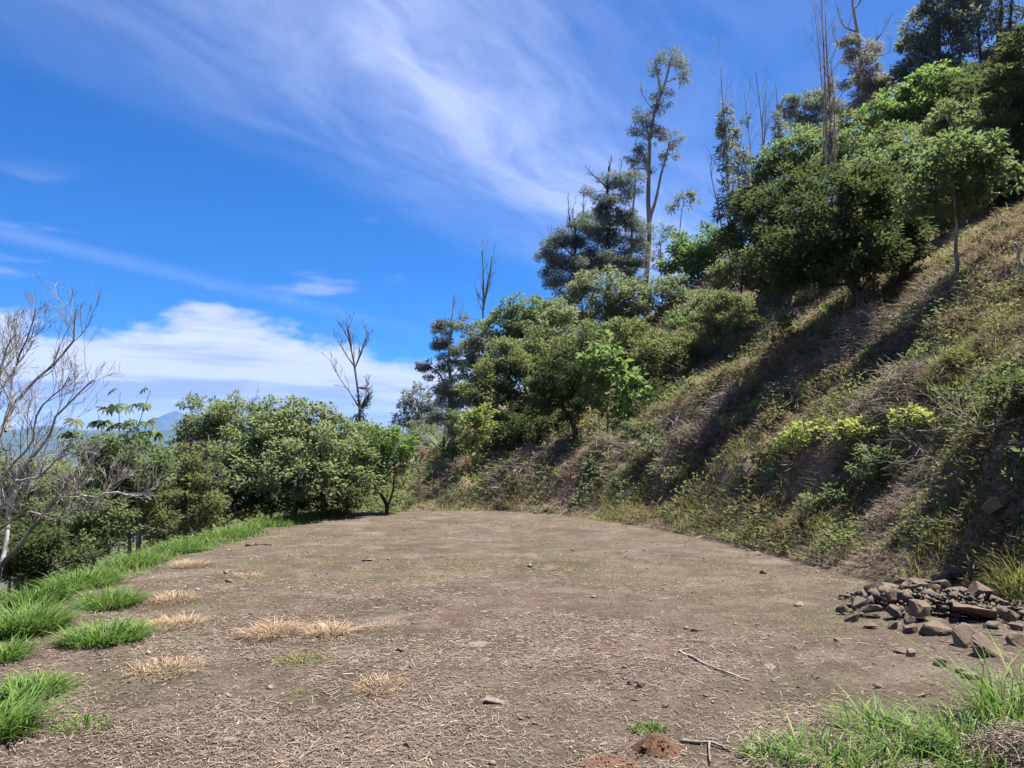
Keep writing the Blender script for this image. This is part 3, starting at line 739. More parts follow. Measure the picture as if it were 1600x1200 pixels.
plant('leaning_tree', 'dark tree with a leaning shaded trunk in the middle of the slope', 'tree', (b := hit(908, 690)), b[1] ,
      [(865, 590, 36, 34), (845, 625, 30, 30), (890, 630, 30, 26), (900, 560, 30, 26)], 'dark', [[(908, 690), (895, 660), (872, 620), (862, 585)]], 0.11, 'dark', 0.12, 0.42, 2.6, 0.2, 0.27, 77)
plant('broadleaf_tree', 'bright green large-leaved young tree with several thin pale stems', 'tree', (b := hit(950, 688)), b[1],
      [(945, 545, 30, 24), (925, 575, 24, 26), (965, 580, 32, 28), (940, 610, 36, 26), (985, 605, 24, 24), (955, 635, 26, 16)], 'bright',
      [[(950, 688), (948, 640), (944, 580), (946, 545)], [(962, 690), (962, 640), (968, 590)], [(938, 688), (934, 640), (928, 590)], [(972, 684), (975, 640), (984, 606)]], 0.03, 'pale', 0.24, 0.55, 1.9, 0.45, 0.32, 78)
plant('yellow_sapling', 'yellow-green sapling with one thin pale stem at the far end of the terrace', 'sapling', (b := hit(748, 738)), b[1],
      [(740, 655, 20, 20), (760, 672, 16, 20), (738, 690, 22, 14), (765, 640, 10, 12), (725, 672, 12, 16), (740, 718, 8, 7)], 'lime', [[(748, 738), (746, 710), (745, 680), (748, 645)]], 0.028, 'pale', 0.13, 0.5, 1.9, 0.25, 0.3, 79)
plant('columnar_shrub', 'narrow dark green shrub beside the sword-leaved plant', 'shrub', (b := hit(706, 722)), b[1],
      [(708, 660, 16, 20), (710, 690, 14, 18), (706, 708, 9, 10)], 'green', None, 0.03, 'dark', 0.1, 0.5, 2.6, 0.1, 0.3, 80, tintr=(0, .6))
# --- far end, left of the slope
plant('eucalyptus_tree', 'dark spreading eucalyptus at the left end of the slope against the cloud', 'tree', spot(700, 40), 40,
      [(705, 505, 24, 16), (690, 535, 26, 22), (720, 550, 26, 30), (680, 575, 22, 18), (705, 595, 32, 30), (660, 570, 14, 8), (735, 600, 26, 30), (700, 635, 34, 26), (735, 540, 16, 20)],
      'euc', [[(702, 700), (704, 620), (702, 560), (706, 500)], [(706, 640), (690, 590), (668, 568)]], 0.15, 'euc', 0.16, 0.26, 2.5, 0.45, 0.36, 81, shell=.15, tintr=(0, .7),
      bare=[([(706, 510), (708, 480), (710, 458)], .04), ([(712, 520), (722, 490), (718, 470)], .03)])
plant('round_tree', 'low round greyish tree at the far left foot of the slope', 'tree', spot(650, 42), 42,
      [(655, 620, 24, 18), (640, 640, 22, 18), (668, 645, 22, 20), (628, 655, 14, 12), (655, 665, 30, 14)], 'euc', [[(655, 700), (655, 660), (652, 625)]], 0.1, 'grey', 0.24, 0.3, 2.0, 0.3, 0.3, 82, tintr=(.1, .9))
plant('bare_tree', 'tall thin leafless tree poking above the slope shrubs', 'tree', spot(755, 36), 36, [], 'euc',
      [[(756, 560), (755, 500), (756, 450), (753, 392)], [(757, 470), (764, 430), (769, 400)]], 0.07, 'grey', seed=83,
      bare=[([(755, 520), (755, 460), (754, 392)], .05), ([(757, 490), (764, 440), (770, 400)], .035), ([(755, 500), (748, 470), (744, 452)], .025)])
plant('pale_shrub', 'pale dry shrub left of the sword-leaved plant', 'shrub', spot(655, 30), 30, [(655, 672, 26, 16), (640, 685, 20, 12), (672, 690, 18, 10)], 'grey', None, 0.03, 'pale', 0.12, 0.3, 1.5, -0.2, 0.34, 84)
plant('rusty_bush', 'low rust-brown dead bush at the far end of the terrace', 'bush', (b := hit(672, 716)), b[1], [(672, 704, 24, 10), (690, 700, 14, 9), (655, 708, 12, 7)], 'rust', None, 0.02, 'dark', 0.12, 0.3, 2.2, 0.0, 0.4, 85)

# --- more of the massed shrubs and of the canopy at right
for nm, lb, px, Y, bl, lf, sd, L, g in (
  ('shrub', 'olive shrub behind the yellow-green sapling', 758, 27, [(752, 605, 34, 36), (772, 650, 34, 34), (748, 655, 24, 26)], 'olive', 171, .14, M),
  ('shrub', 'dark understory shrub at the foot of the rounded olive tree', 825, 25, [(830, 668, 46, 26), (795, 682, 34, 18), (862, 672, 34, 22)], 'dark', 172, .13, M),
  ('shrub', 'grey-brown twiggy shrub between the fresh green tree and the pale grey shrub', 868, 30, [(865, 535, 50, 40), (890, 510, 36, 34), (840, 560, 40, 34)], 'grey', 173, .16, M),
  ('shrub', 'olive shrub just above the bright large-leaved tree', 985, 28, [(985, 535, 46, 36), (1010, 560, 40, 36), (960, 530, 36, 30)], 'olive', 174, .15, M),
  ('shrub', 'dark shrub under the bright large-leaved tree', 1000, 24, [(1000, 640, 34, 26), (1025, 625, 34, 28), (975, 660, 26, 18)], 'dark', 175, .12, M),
  ('shrub', 'greyish shrub left of the small grey-green tree', 1085, 30, [(1085, 510, 36, 32), (1105, 540, 30, 30), (1065, 535, 30, 30)], 'green', 176, .16, M),
  ('shrub', 'dark eucalyptus regrowth left of the fresh green tree', 745, 34, [(745, 530, 28, 34), (765, 560, 28, 34), (740, 580, 28, 28)], 'euc', 177, .18, M),
  ('shrub', 'low olive shrub on the slope under the small grey-green tree', 1090, 23, [(1090, 605, 36, 20), (1065, 625, 30, 18)], 'olive', 178, .12, M),
  ('shrub', 'shaded shrub right of the narrow dark green shrub', 790, 26, [(785, 690, 26, 16), (765, 695, 18, 14)], 'olive', 179, .13, M),
  ('ridge_bush', 'dark olive bush filling the gap right of the broad dark tree', 1440, 24, [(1440, 315, 50, 40), (1425, 352, 36, 30), (1475, 320, 36, 36)], 'olive', 181, .15, G),
  ('ridge_bush', 'dark bush under the large tree at the right edge', 1560, 25.5, [(1550, 270, 44, 38), (1592, 265, 44, 40), (1525, 295, 34, 24)], 'dark', 182, .15, G),
  ('ridge_bush', 'silvery bush in the middle of the upper right canopy', 1500, 28, [(1500, 215, 46, 36), (1535, 200, 40, 40), (1480, 190, 36, 26)], 'olive', 183, .18, G),
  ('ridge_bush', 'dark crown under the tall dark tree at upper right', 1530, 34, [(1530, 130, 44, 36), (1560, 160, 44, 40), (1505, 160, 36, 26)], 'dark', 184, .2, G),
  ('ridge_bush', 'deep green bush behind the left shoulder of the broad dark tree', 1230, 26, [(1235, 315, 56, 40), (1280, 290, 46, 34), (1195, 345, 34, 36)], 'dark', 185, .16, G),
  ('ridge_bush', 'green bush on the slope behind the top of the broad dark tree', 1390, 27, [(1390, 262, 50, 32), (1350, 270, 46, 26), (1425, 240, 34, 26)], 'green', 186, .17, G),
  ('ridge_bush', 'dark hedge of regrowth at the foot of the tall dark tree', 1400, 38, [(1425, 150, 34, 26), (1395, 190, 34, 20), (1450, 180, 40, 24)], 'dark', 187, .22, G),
  ):
    plant(nm, lb, 'shrub' if nm == 'shrub' else 'bush', spot(px, Y), Y, bl, lf, None, 0.07, 'dark', L * .82, 0.5, 2.4, 0.1, 0.26, sd, g, swell=1.15)

# ================================================================== left side
LS = 'shrubs along the left edge of the terrace'
for nm, lb, px, Y, bl, lf, sd, L, st in (
  ('shrub', 'wide leafy shrub with a ragged twiggy top left in the far hedge', 345, 19.5, [(330, 660, 42, 34), (370, 650, 44, 28), (305, 690, 30, 36), (350, 700, 56, 40), (385, 690, 40, 40), (340, 740, 52, 34, -.9), (380, 735, 44, 34, -1.1)], 'hedge', 101, .10, None),
  ('shrub', 'large-leaved dense shrub in the middle of the far hedge', 450, 19.0, [(440, 660, 46, 34), (480, 655, 42, 28), (420, 700, 50, 40), (475, 700, 52, 40), (440, 735, 60, 34, -1.1), (500, 700, 40, 40, -.7), (480, 745, 44, 26, -1.2)], 'hedge', 102, .13, None),
  ('shrub', 'rounded green shrub right of the middle in the far hedge', 540, 19.8, [(530, 690, 42, 30), (560, 685, 40, 26), (545, 720, 46, 34, -.6), (510, 735, 40, 30, -1.0), (560, 745, 34, 22, -.9)], 'hedge', 103, .11, None),
  ('leaning_shrub', 'fresh green shrub with a dark leaning trunk at the right end of the hedge', 606, 19.9, [(600, 690, 40, 22), (625, 700, 24, 24), (580, 705, 34, 26), (610, 730, 30, 26), (585, 740, 26, 22)], 'bright', 104, .11,
     [[(606, 802), (600, 780), (585, 755), (590, 715)], [(604, 795), (615, 760), (618, 720)]]),
  ('shrub', 'dark low shrub below the left end of the far hedge', 290, 17.0, [(285, 730, 40, 30), (270, 765, 40, 34), (310, 770, 40, 36), (290, 800, 50, 24)], 'olive', 105, .10, None),
  ('shrub', 'dark underbrush in the shade below the middle of the far hedge', 400, 18.6, [(390, 775, 50, 24), (450, 775, 60, 22), (520, 775, 50, 20), (350, 785, 40, 22)], 'dark', 106, .11, None),
  ('shrub', 'tangled shrub on the drop left of the hedge behind the bare tree', 205, 15.0, [(200, 740, 44, 30), (230, 770, 40, 36), (180, 780, 44, 36), (215, 810, 50, 26)], 'olive', 107, .09, None),
  ('shrub', 'lush fresh green shrub below the reaching bare limb', 120, 12.5, [(130, 800, 40, 30), (90, 820, 44, 34), (165, 820, 40, 30), (120, 850, 50, 26)], 'green', 108, .09, None),
  ('shrub', 'dark leafy shrub at the foot of the bare tree', 55, 11.0, [(60, 850, 40, 30), (20, 870, 40, 34), (100, 870, 40, 24), (50, 895, 50, 20)], 'dark', 109, .09, None),
  ('shrub', 'pale dry shrub behind the bare tree at the left edge', 20, 14.0, [(10, 740, 44, 34), (50, 760, 40, 34), (-20, 790, 50, 40), (70, 790, 34, 30)], 'grey', 110, .08, None),
  ('shrub', 'leafy green shrub filling the gap behind the hand-shaped leaves', 200, 14.5, [(195, 700, 40, 34), (160, 715, 36, 30), (235, 725, 34, 30)], 'green', 113, .09, None),
  ('shrub', 'dark shrub low on the drop seen between the hedge and the leafy shrubs', 250, 22.0, [(250, 780, 50, 34), (210, 790, 44, 34), (295, 785, 44, 30), (250, 815, 60, 24)], 'olive', 114, .13, None),
  ('shrub', 'shaded shrub low on the drop behind the lush fresh green shrub', 120, 19.0, [(120, 790, 56, 36), (70, 800, 50, 36), (165, 800, 46, 34), (110, 835, 60, 26)], 'green', 115, .12, None),
  ('shrub', 'dark shrub low on the drop at the left edge behind the bare trunk', 20, 16.0, [(20, 830, 56, 36), (-30, 840, 50, 40), (70, 840, 46, 30), (20, 870, 60, 24)], 'olive', 116, .11, None),
  ('shrub', 'yellow-tinged shrub in the dip beyond the bare limb tips', 130, 16.5, [(120, 745, 40, 26), (150, 760, 36, 24), (90, 750, 30, 26)], 'lime', 111, .09, None),
  ):
    plant(nm, lb, 'shrub', spot(px, Y), Y, bl, lf, st, 0.06, 'grey' if st is None else 'dark', L * .85, 0.5, 2.1, 0.12, 0.27, sd, LS, swell=1.22,
          bare=None if sd not in (101, 105, 107) else [([(bl[0][0] + dx, bl[0][1] + 20), (bl[0][0] + dx * 1.3, bl[0][1] - 10), (bl[0][0] + dx * 1.6, bl[0][1] - 42)], .012) for dx in (-22, 4, 26, 44)])
plant('ivy_dead_tree', 'dead grey tree with spreading bare limbs standing behind the hedge', 'tree', spot(562, 26), 26, [(562, 640, 10, 26), (578, 620, 5, 20), (556, 660, 16, 10)], 'olive',
      [[(564, 720), (562, 640), (556, 585), (548, 545), (543, 510)]], 0.07, 'grey', .1, .45, .9, 0.2, .4, 112, limb=False,
      bare=[([(556, 600), (550, 550), (546, 520), (540, 484)], 0.035), ([(552, 570), (535, 545), (522, 520), (514, 542)][:3], 0.025), ([(555, 575), (566, 548), (573, 520), (570, 508)], 0.028),
            ([(562, 650), (548, 615), (530, 590), (515, 562)], 0.025), ([(566, 650), (573, 615), (575, 585)], 0.014), ([(556, 560), (566, 545), (578, 524)], 0.014), ([(549, 545), (540, 520), (528, 505)], 0.017)])

def bare_left_tree():
    """pale leafless tree leaning in from the left edge"""
    rng = rng_of(121); Y = 9.0
    base = spot(-40, Y)
    root = thing('bare_tree', base, 'pale leafless tree with twisting limbs reaching in from the left edge', 'tree')
    limbs = [([(-40, 960), (0, 893), (25, 858), (69, 803), (100, 776)], 0.047, -0.0),
             ([(100, 776), (120, 772), (146, 778), (176, 769), (222, 776), (240, 757)], 0.020, -.5),
             ([(85, 788), (108, 765), (135, 735), (153, 694)], 0.017, .3),
             ([(165, 772), (185, 745), (207, 704)], 0.013, -.2),
             ([(-6, 905), (10, 855), (12, 805), (23, 751), (38, 728), (73, 690), (84, 652), (115, 621), (144, 594)], 0.030, .3),
             ([(-30, 760), (0, 682), (15, 644), (38, 613), (77, 575), (100, 548), (115, 525), (121, 483)], 0.029, .5),
             ([(8, 675), (19, 629), (19, 587), (35, 548), (50, 510), (56, 483)], 0.019, .6),
             ([(-15, 640), (0, 594), (15, 563), (19, 508)], 0.017, .7),
             ([(-20, 780), (20, 725), (50, 690), (60, 640), (100, 605), (108, 590)], 0.019, -.3),
             ([(-30, 860), (10, 820), (50, 800), (90, 815), (130, 790)], 0.017, -.8),
             ([(-40, 700), (-10, 640), (5, 560), (25, 520)], 0.022, .2),
             ([(23, 751), (60, 745), (95, 715), (140, 700)], 0.016, .1)]
    tv = []
    prev = None
    for i, (pts, r, dy) in enumerate(limbs):
        P = px_pts([(p[0], p[1], dy * min(1, j / 2.0)) for j, p in enumerate(pts)], Y)
        if i == 0: P[0] = base - [0, 0, .2]
        B = resample(P, 14)[None]; R = np.linspace(r, r * 0.32, 14)[None]
        B = B + rng.normal(size=B.shape) * r * 0.35
        v, q = tubes(B, R, 7)
        nm = 'trunk' if i == 0 else 'limb'
        o = link(nm, mk_mesh('bare_tree_' + nm, v - base, [q], smooth=True, mat=BK['bleached' if i % 3 else 'grey']), root)
        g1, r1 = grow(B, R, rng, 15 if i else 7, 0.32, 0.66, 0.22, 0.16, 0.22, rr=.5)
        g2, r2 = grow(g1, r1, rng, 6, 0.55, 0.6, 0.16, 0.18, 0.2)
        g3, r3 = grow(g2, r2, rng, 2, 0.6, 0.6, 0.1, 0.2, 0.3)
        V = []; Q = []; off = 0
        for g, rr, s in ((g1, r1, 5), (g2, r2, 4), (g3, r3, 3)):
            v, q = tubes(g, np.maximum(rr, 0.0022), s); V.append(v); Q.append(q + off); off += len(v)
        tw = link('twigs', mk_mesh('bare_tree_twigs', np.concatenate(V) - base, [np.concatenate(Q)], smooth=True, mat=BK['bleached' if i % 3 else 'grey']), o)
        tw['kind'] = 'stuff'
bare_left_tree()

def palmate_mesh():
    V = []; F = []; T = []
    for k, a in enumerate(np.linspace(-1.9, 1.9, 7)):
        L = 0.16 * (1 - 0.10 * abs(a)); d = np.array([math.cos(a), math.sin(a), 0]); s = np.array([-math.sin(a), math.cos(a), 0]); o = len(V)
        V += [np.zeros(3), d * L * .3 + s * .016 + [0, 0, .008], d * L * .7 + s * .020 - [0, 0, .01], d * L - [0, 0, .05], d * L * .7 - s * .020 - [0, 0, .01], d * L * .3 - s * .016 + [0, 0, .008]]
        F += [[o, o + 1, o + 2, o + 5], [o + 5, o + 2, o + 3, o + 4]]; T += [0.2 + 0.1 * k] * 6
    return mk_mesh('palmate_leaf', np.array(V), [np.array(F)], tint=np.array(T), mat=LM['green'])
PALM = palmate_mesh()
def palmate_plant(label, px, Y, stems, seed):
    rng = rng_of(seed); base = spot(px, Y); root = thing('palmate_plant', base, label, 'plant', 'tall plants with hand-shaped leaves at the drop')
    for st in stems:
        P = px_pts(st, Y); B = resample(P, 10)[None]
        so = link('stem', mk_mesh('palmate_stem', tubes(B, np.linspace(.016, .006, 10)[None], 5)[0] - base, [tubes(B, np.linspace(.016, .006, 10)[None], 5)[1]], smooth=True, mat=BK['grey']), root)
        for t in np.concatenate([rng.uniform(0.5, 1.0, 9), [1.0, 0.97, .93]]):
            p = B[0, min(int(t * 9), 9)]; a = rng.uniform(0, 6.28)
            q = p + np.array([math.cos(a), math.sin(a), 0.3]) * rng.uniform(.08, .2)
            lo = link('leaf', PALM, so, q - base); lo.rotation_euler = (rng.uniform(-.3, .3), rng.uniform(.3, .9), a); lo.scale = [rng.uniform(1.0, 1.7)] * 3
palmate_plant('tall stems with hand-shaped leaves rising behind the bare limb tips', 195, 15.6, [[(195, 860), (192, 740), (186, 660), (188, 612)], [(195, 860), (205, 740), (212, 680), (235, 610)], [(190, 850), (172, 740), (160, 680), (152, 640)]], 131)
palmate_plant('drooping hand-shaped leaves on a thin stem left of the far hedge', 225, 15.8, [[(220, 850), (225, 760), (228, 700), (242, 660)], [(222, 850), (212, 770), (206, 720), (215, 690)], [(216, 850), (200, 760), (180, 700), (178, 690)]], 132)
palmate_plant('low hand-shaped leaves among bare twigs near the left edge', 130, 15.4, [[(135, 850), (128, 760), (120, 700), (115, 660)], [(135, 850), (142, 770), (150, 715), (160, 690)]], 133)

def agave(label, px, Y, seed, n=22, L=1.25):
    rng = rng_of(seed); base = spot(px, Y); root = thing('sword_plant', base, label, 'plant')
    for i in range(n):
        a = i * 2.399; el = rng.uniform(0.35, 1.45); ln = L * rng.uniform(.75, 1.1)
        d = np.array([math.cos(a) * math.cos(el), math.sin(a) * math.cos(el), math.sin(el)]); s = unit(np.cross(d, [0, 0, 1.0])); nn = np.cross(s, d)
        V = []
        for t, w in ((0, .05), (.35, .055), (.7, .038)):
            c = d * ln * t + np.array([0, 0, .55]) * 0 - np.array([0, 0, .12]) * t * t * ln; V += [c - s * w + nn * .015, c - nn * .012, c + s * w + nn * .015]
        V.append(d * ln - np.array([0, 0, .12]) * ln); V = np.array(V) + [0, 0, .35]
        F = [[0, 1, 4, 3], [1, 2, 5, 4], [3, 4, 7, 6], [4, 5, 8, 7]]; T3 = [[6, 7, 9], [7, 8, 9]]
        link('leaf', mk_mesh('sword_leaf', V, [np.array(F), np.array(T3)], tint=np.full(10, rng.uniform(.2, .9)), mat=LM['grey']), root)
agave('sword-leaved plant with upright grey-green blades at the far end of the slope', 692, 28.0, 134)

# ================================================================== ground cover
BM = {
 'lush': blade_mat('grass_lush', [(0.0, (0.050, 0.103, 0.018)), (0.5, (0.106, 0.196, 0.034)), (0.82, (0.185, 0.274, 0.062)), (1.0, (0.403, 0.358, 0.168))], 0.4),
 'slope': blade_mat('grass_slope', [(0.0, (0.085, 0.105, 0.022)), (0.45, (0.180, 0.205, 0.050)), (0.8, (0.285, 0.285, 0.085)), (1.0, (0.40, 0.34, 0.17))], 0.45),
 'dry': blade_mat('grass_dry', [(0.0, (0.176, 0.110, 0.061)), (0.5, (0.325, 0.224, 0.132)), (1.0, (0.483, 0.368, 0.237))], 0.25),
 'thatch': blade_mat('grass_dead_thatch', [(0.0, (0.075, 0.055, 0.038)), (0.4, (0.225, 0.176, 0.118)), (0.8, (0.390, 0.315, 0.215)), (1.0, (0.52, 0.43, 0.30))], 0.35, 0.8),
 'straw': blade_mat('straw_litter', [(0.0, (0.075, 0.056, 0.043)), (0.45, (0.165, 0.126, 0.098)), (0.8, (0.26, 0.20, 0.152)), (1.0, (0.42, 0.34, 0.26))], 0.05, 0.8),
 'brush': blade_mat('brush_twigs', [(0.0, (0.10, 0.075, 0.060)), (0.5, (0.25, 0.195, 0.155)), (1.0, (0.42, 0.35, 0.28))], 0.0, 0.85),
}

def scatter_hill(rng, n, y0, y1, p0=480, p1=1900):
    y = np.exp(rng.uniform(math.log(y0), math.log(y1), n)); px = rng.uniform(p0, p1, n)
    x = (px - 800) / 1200 * y * 1.02
    return x, y

def hillside_cover():
    rng = rng_of(201)
    # dead thatch
    x, y = scatter_hill(rng, 330000, 6.2, 48); u = bil(UU, x, y); e = bil(EE, x, y)
    k = ((u > 0.02) | ((y > 20.5) & (e > 0.1))) & (rng.uniform(size=len(x)) < 0.35 + 0.9 * fbm(x * 0.9, y * 0.9, 61, 3) * sstep(u, -0.1, 0.5) + 0.25)
    k &= bil(NZ, x, y) > 0.30 + 0.28 * fbm(x * .7, y * .7, 64, 3)
    x, y, u = x[k], y[k], u[k]; n = len(x)
    pos = np.stack([x, y, H(x, y) - 0.01], -1)
    sc = 0.5 + y / 18.0
    hg = rng.uniform(0.05, 0.16, n) * sc; az = rng.normal(math.pi, 1.3, n)
    v, f, m = blades(pos, az, hg, rng.uniform(.006, .013, n) * sc, rng.uniform(0.8, 3.2, n), rng.uniform(.25, .9, n), rng, 1)
    pt = fbm(x * 1.6, y * 1.6, 63, 3)
    tint = np.clip(rng.uniform(0, 1, n) * .75 + (pt - .5) * 1.3 + .12, 0, 1)
    o = link('dead_thatch', mk_mesh('dead_thatch', v, f, tint=np.repeat(tint, m), mat=BM['thatch'])); tag(o, 'tangled brown dead grass covering the slope', 'grass', kind='stuff')
    # living grass in flushes
    x, y = scatter_hill(rng, 300000, 6.2, 40); u = bil(UU, x, y); e = bil(EE, x, y)
    gn = fbm(x * 0.75 + 4, y * 0.75, 65, 4)
    thr = 0.455 - 0.09 * sstep(u, 1.6, 0.3) - 0.05 * sstep(y, 12, 8) + 0.05 * sstep(y, 20, 30)
    k = ((u > 0.02) | ((y > 20.5) & (e > 0.2))) & (rng.uniform(size=len(x)) < sstep(gn, thr, thr + 0.12))
    k &= bil(NZ, x, y) > 0.30 + 0.22 * fbm(x * .7, y * .7, 64, 3)
    x, y, u = x[k], y[k], u[k]; n = len(x); sc = 0.55 + y / 18.0
    pos = np.stack([x, y, H(x, y) - 0.01], -1)
    hg = rng.uniform(0.06, 0.19, n) * sc * (0.5 + 0.9 * sstep(vnoise(x * 1.7, y * 1.7, 67), .45, .95))
    v, f, m = blades(pos, rng.uniform(0, 6.28, n), hg, rng.uniform(.006, .012, n) * sc, rng.uniform(.2, 1.1, n), rng.uniform(0, .4, n), rng, 2)
    tint = np.clip(rng.uniform(0, .85, n) + (fbm(x * .5, y * .5, 69, 3) - .5) * .7, 0, 1)
    o = link('slope_grass', mk_mesh('slope_grass', v, f, tint=np.repeat(tint, m), mat=BM['slope'])); tag(o, 'patchy yellow-green living grass on the slope', 'grass', kind='stuff')
    # leafy weeds knitting the bank together
    x, y = scatter_hill(rng, 230000, 6.5, 30, 640, 1800); u = bil(UU, x, y)
    wn = fbm(x * 1.1 + 7, y * 1.1, 62, 3)
    k = (u > .05) & (rng.uniform(size=len(x)) < sstep(wn, .46, .60) * sstep(u, 8, 2.5)); x, y = x[k], y[k]; n = len(x); sc = .5 + y / 16
    up = rng.uniform(0, 1, n) ** 1.4 * .42 * sstep(wn[k], .50, .70) * (.5 + .5 * sc)
    v, f = leaves(np.stack([x, y, H(x, y) + up], -1), np.concatenate([rng.normal(size=(n, 2)), rng.normal(.1, .5, (n, 1))], 1), rng.uniform(.035, .085, n) * sc, .38, rng)
    tint = np.clip(rng.uniform(0, .8, n) + (vnoise(x * .8, y * .8, 66) - .5) * .6, 0, 1)
    o = link('bank_weeds', mk_mesh('bank_weeds', v, [f], tint=np.repeat(tint, 4), mat=LM['olive'])); tag(o, 'low leafy weeds spreading over the bank', 'weeds', kind='stuff')
def slope_clumps():
    """uncountable low mounds of dead stalks and regrowth that break up the slope"""
    rng = rng_of(241)
    for nm, mt, nc, lb, seed in (('dead_stalk_mounds', 'rust', 300, 'low mounds of brown dead stalks strewn over the slope', 242), ('regrowth_mounds', 'olive', 260, 'low mounds of leafy regrowth strewn over the slope', 243)):
        x, y = scatter_hill(rng, nc * 4, 7, 30, 640, 1750); u = bil(UU, x, y)
        k = (u > .35) & (u < 13) & (rng.uniform(size=len(x)) < .25 + sstep(fbm(x * .5, y * .5, seed, 3), .4, .6)); x, y = x[k][:nc], y[k][:nc]; n0 = len(x)
        R = rng.uniform(.14, .42, n0) * (.6 + y / 30); per = 170; ci = np.repeat(np.arange(n0), per); n = len(ci)
        a_ = rng.uniform(0, 6.28, n); r = np.sqrt(rng.uniform(0, 1, n)); px_ = x[ci] + R[ci] * r * np.cos(a_) * 1.3; py_ = y[ci] + R[ci] * r * np.sin(a_)
        z = H(px_, py_) + R[ci] * .75 * rng.uniform(.1, 1, n) * (1 - r ** 2)
        dead = mt == 'rust'
        v, f_ = leaves(np.stack([px_, py_, z], -1), np.stack([np.cos(a_) + rng.normal(0, .7, n), np.sin(a_) + rng.normal(0, .7, n), rng.normal(.1, .5, n)], -1), rng.uniform(.05, .12, n) * (.5 + y[ci] / 18) * (1.6 if dead else .8), .12 if dead else .42, rng)
        t = np.clip(rng.uniform(0, .8, n) + np.repeat(rng.uniform(-.3, .3, n0), per), 0, 1)
        o = link(nm, mk_mesh(nm, v, [f_], tint=np.repeat(t, 4), mat=LM['stalk'] if dead else LM['olive'])); tag(o, lb, 'undergrowth', kind='stuff')
hillside_cover()
slope_clumps()

def drop_cover():
    """weeds and low brush on the slope that falls away left of the terrace"""
    rng = rng_of(231); n = 120000
    y = rng.uniform(4, 40, n); ex = np.interp(y, EDGE_D[:80, 1], EDGE_D[:80, 0]); x = ex - np.where(rng.uniform(size=n) < .6, rng.uniform(.15, 9, n), rng.uniform(6, 26, n))
    e = bil(EE, x, y); u = bil(UU, x, y); wn = fbm(x * .8, y * .8, 232, 3)
    k = (e > .15) & (u < 0) & (rng.uniform(size=n) < sstep(wn, .3, .55)); x, y, e, wn = x[k], y[k], e[k], wn[k]; n = len(x)
    up = rng.uniform(0, 1, n) * (.15 + .95 * sstep(wn, .35, .7)) * sstep(e, 0, 1.6)
    v, f = leaves(np.stack([x, y, H(x, y) + up], -1), np.concatenate([rng.normal(size=(n, 2)), rng.normal(.1, .5, (n, 1))], 1), rng.uniform(.06, .13, n) * (.6 + y / 26) * (1 + sstep(e, 5, 14)), .42, rng)
    o = link('drop_underbrush', mk_mesh('drop_underbrush', v, [f], tint=np.repeat(np.clip(rng.uniform(0, .9, n), 0, 1), 4), mat=LM['olive'])); tag(o, 'low weedy underbrush on the drop left of the terrace', 'underbrush', kind='stuff')
drop_cover()

def edge_grass():
    rng = rng_of(211); n = 60000
    y = rng.uniform(3.0, 20.5, n); e = rng.normal(0.1, 0.45, n)
    P = EDGE_D; ex = np.interp(y, P[:80, 1], P[:80, 0]); x = ex - e
    d = fbm(x * .9, y * .5, 73, 3)
    k = rng.uniform(size=n) < sstep(d, .34, .52) * np.where(y < 10.5, .38, 1.0)
    x, y, e = x[k], y[k], e[k]; n = len(x); pos = np.stack([x, y, H(x, y) - .01], -1)
    hg = rng.uniform(.06, .19, n) * sstep(np.abs(e - .1), 1.1, .3) * (.6 + .5 * y / 12)
    v, f, m = blades(pos, rng.uniform(0, 6.28, n), hg, rng.uniform(.008, .014, n) * (.6 + y / 16), rng.uniform(.2, 1.0, n), rng.uniform(0, .35, n), rng, 2)
    t = np.clip(rng.uniform(0, .9, n) + (rng.uniform(size=n) < .04) * .5, 0, 1)
    o = link('edge_grass', mk_mesh('edge_grass', v, f, tint=np.repeat(t, m), mat=BM['lush'])); tag(o, 'lush green grass strip along the left edge of the terrace', 'grass', kind='stuff')
edge_grass()

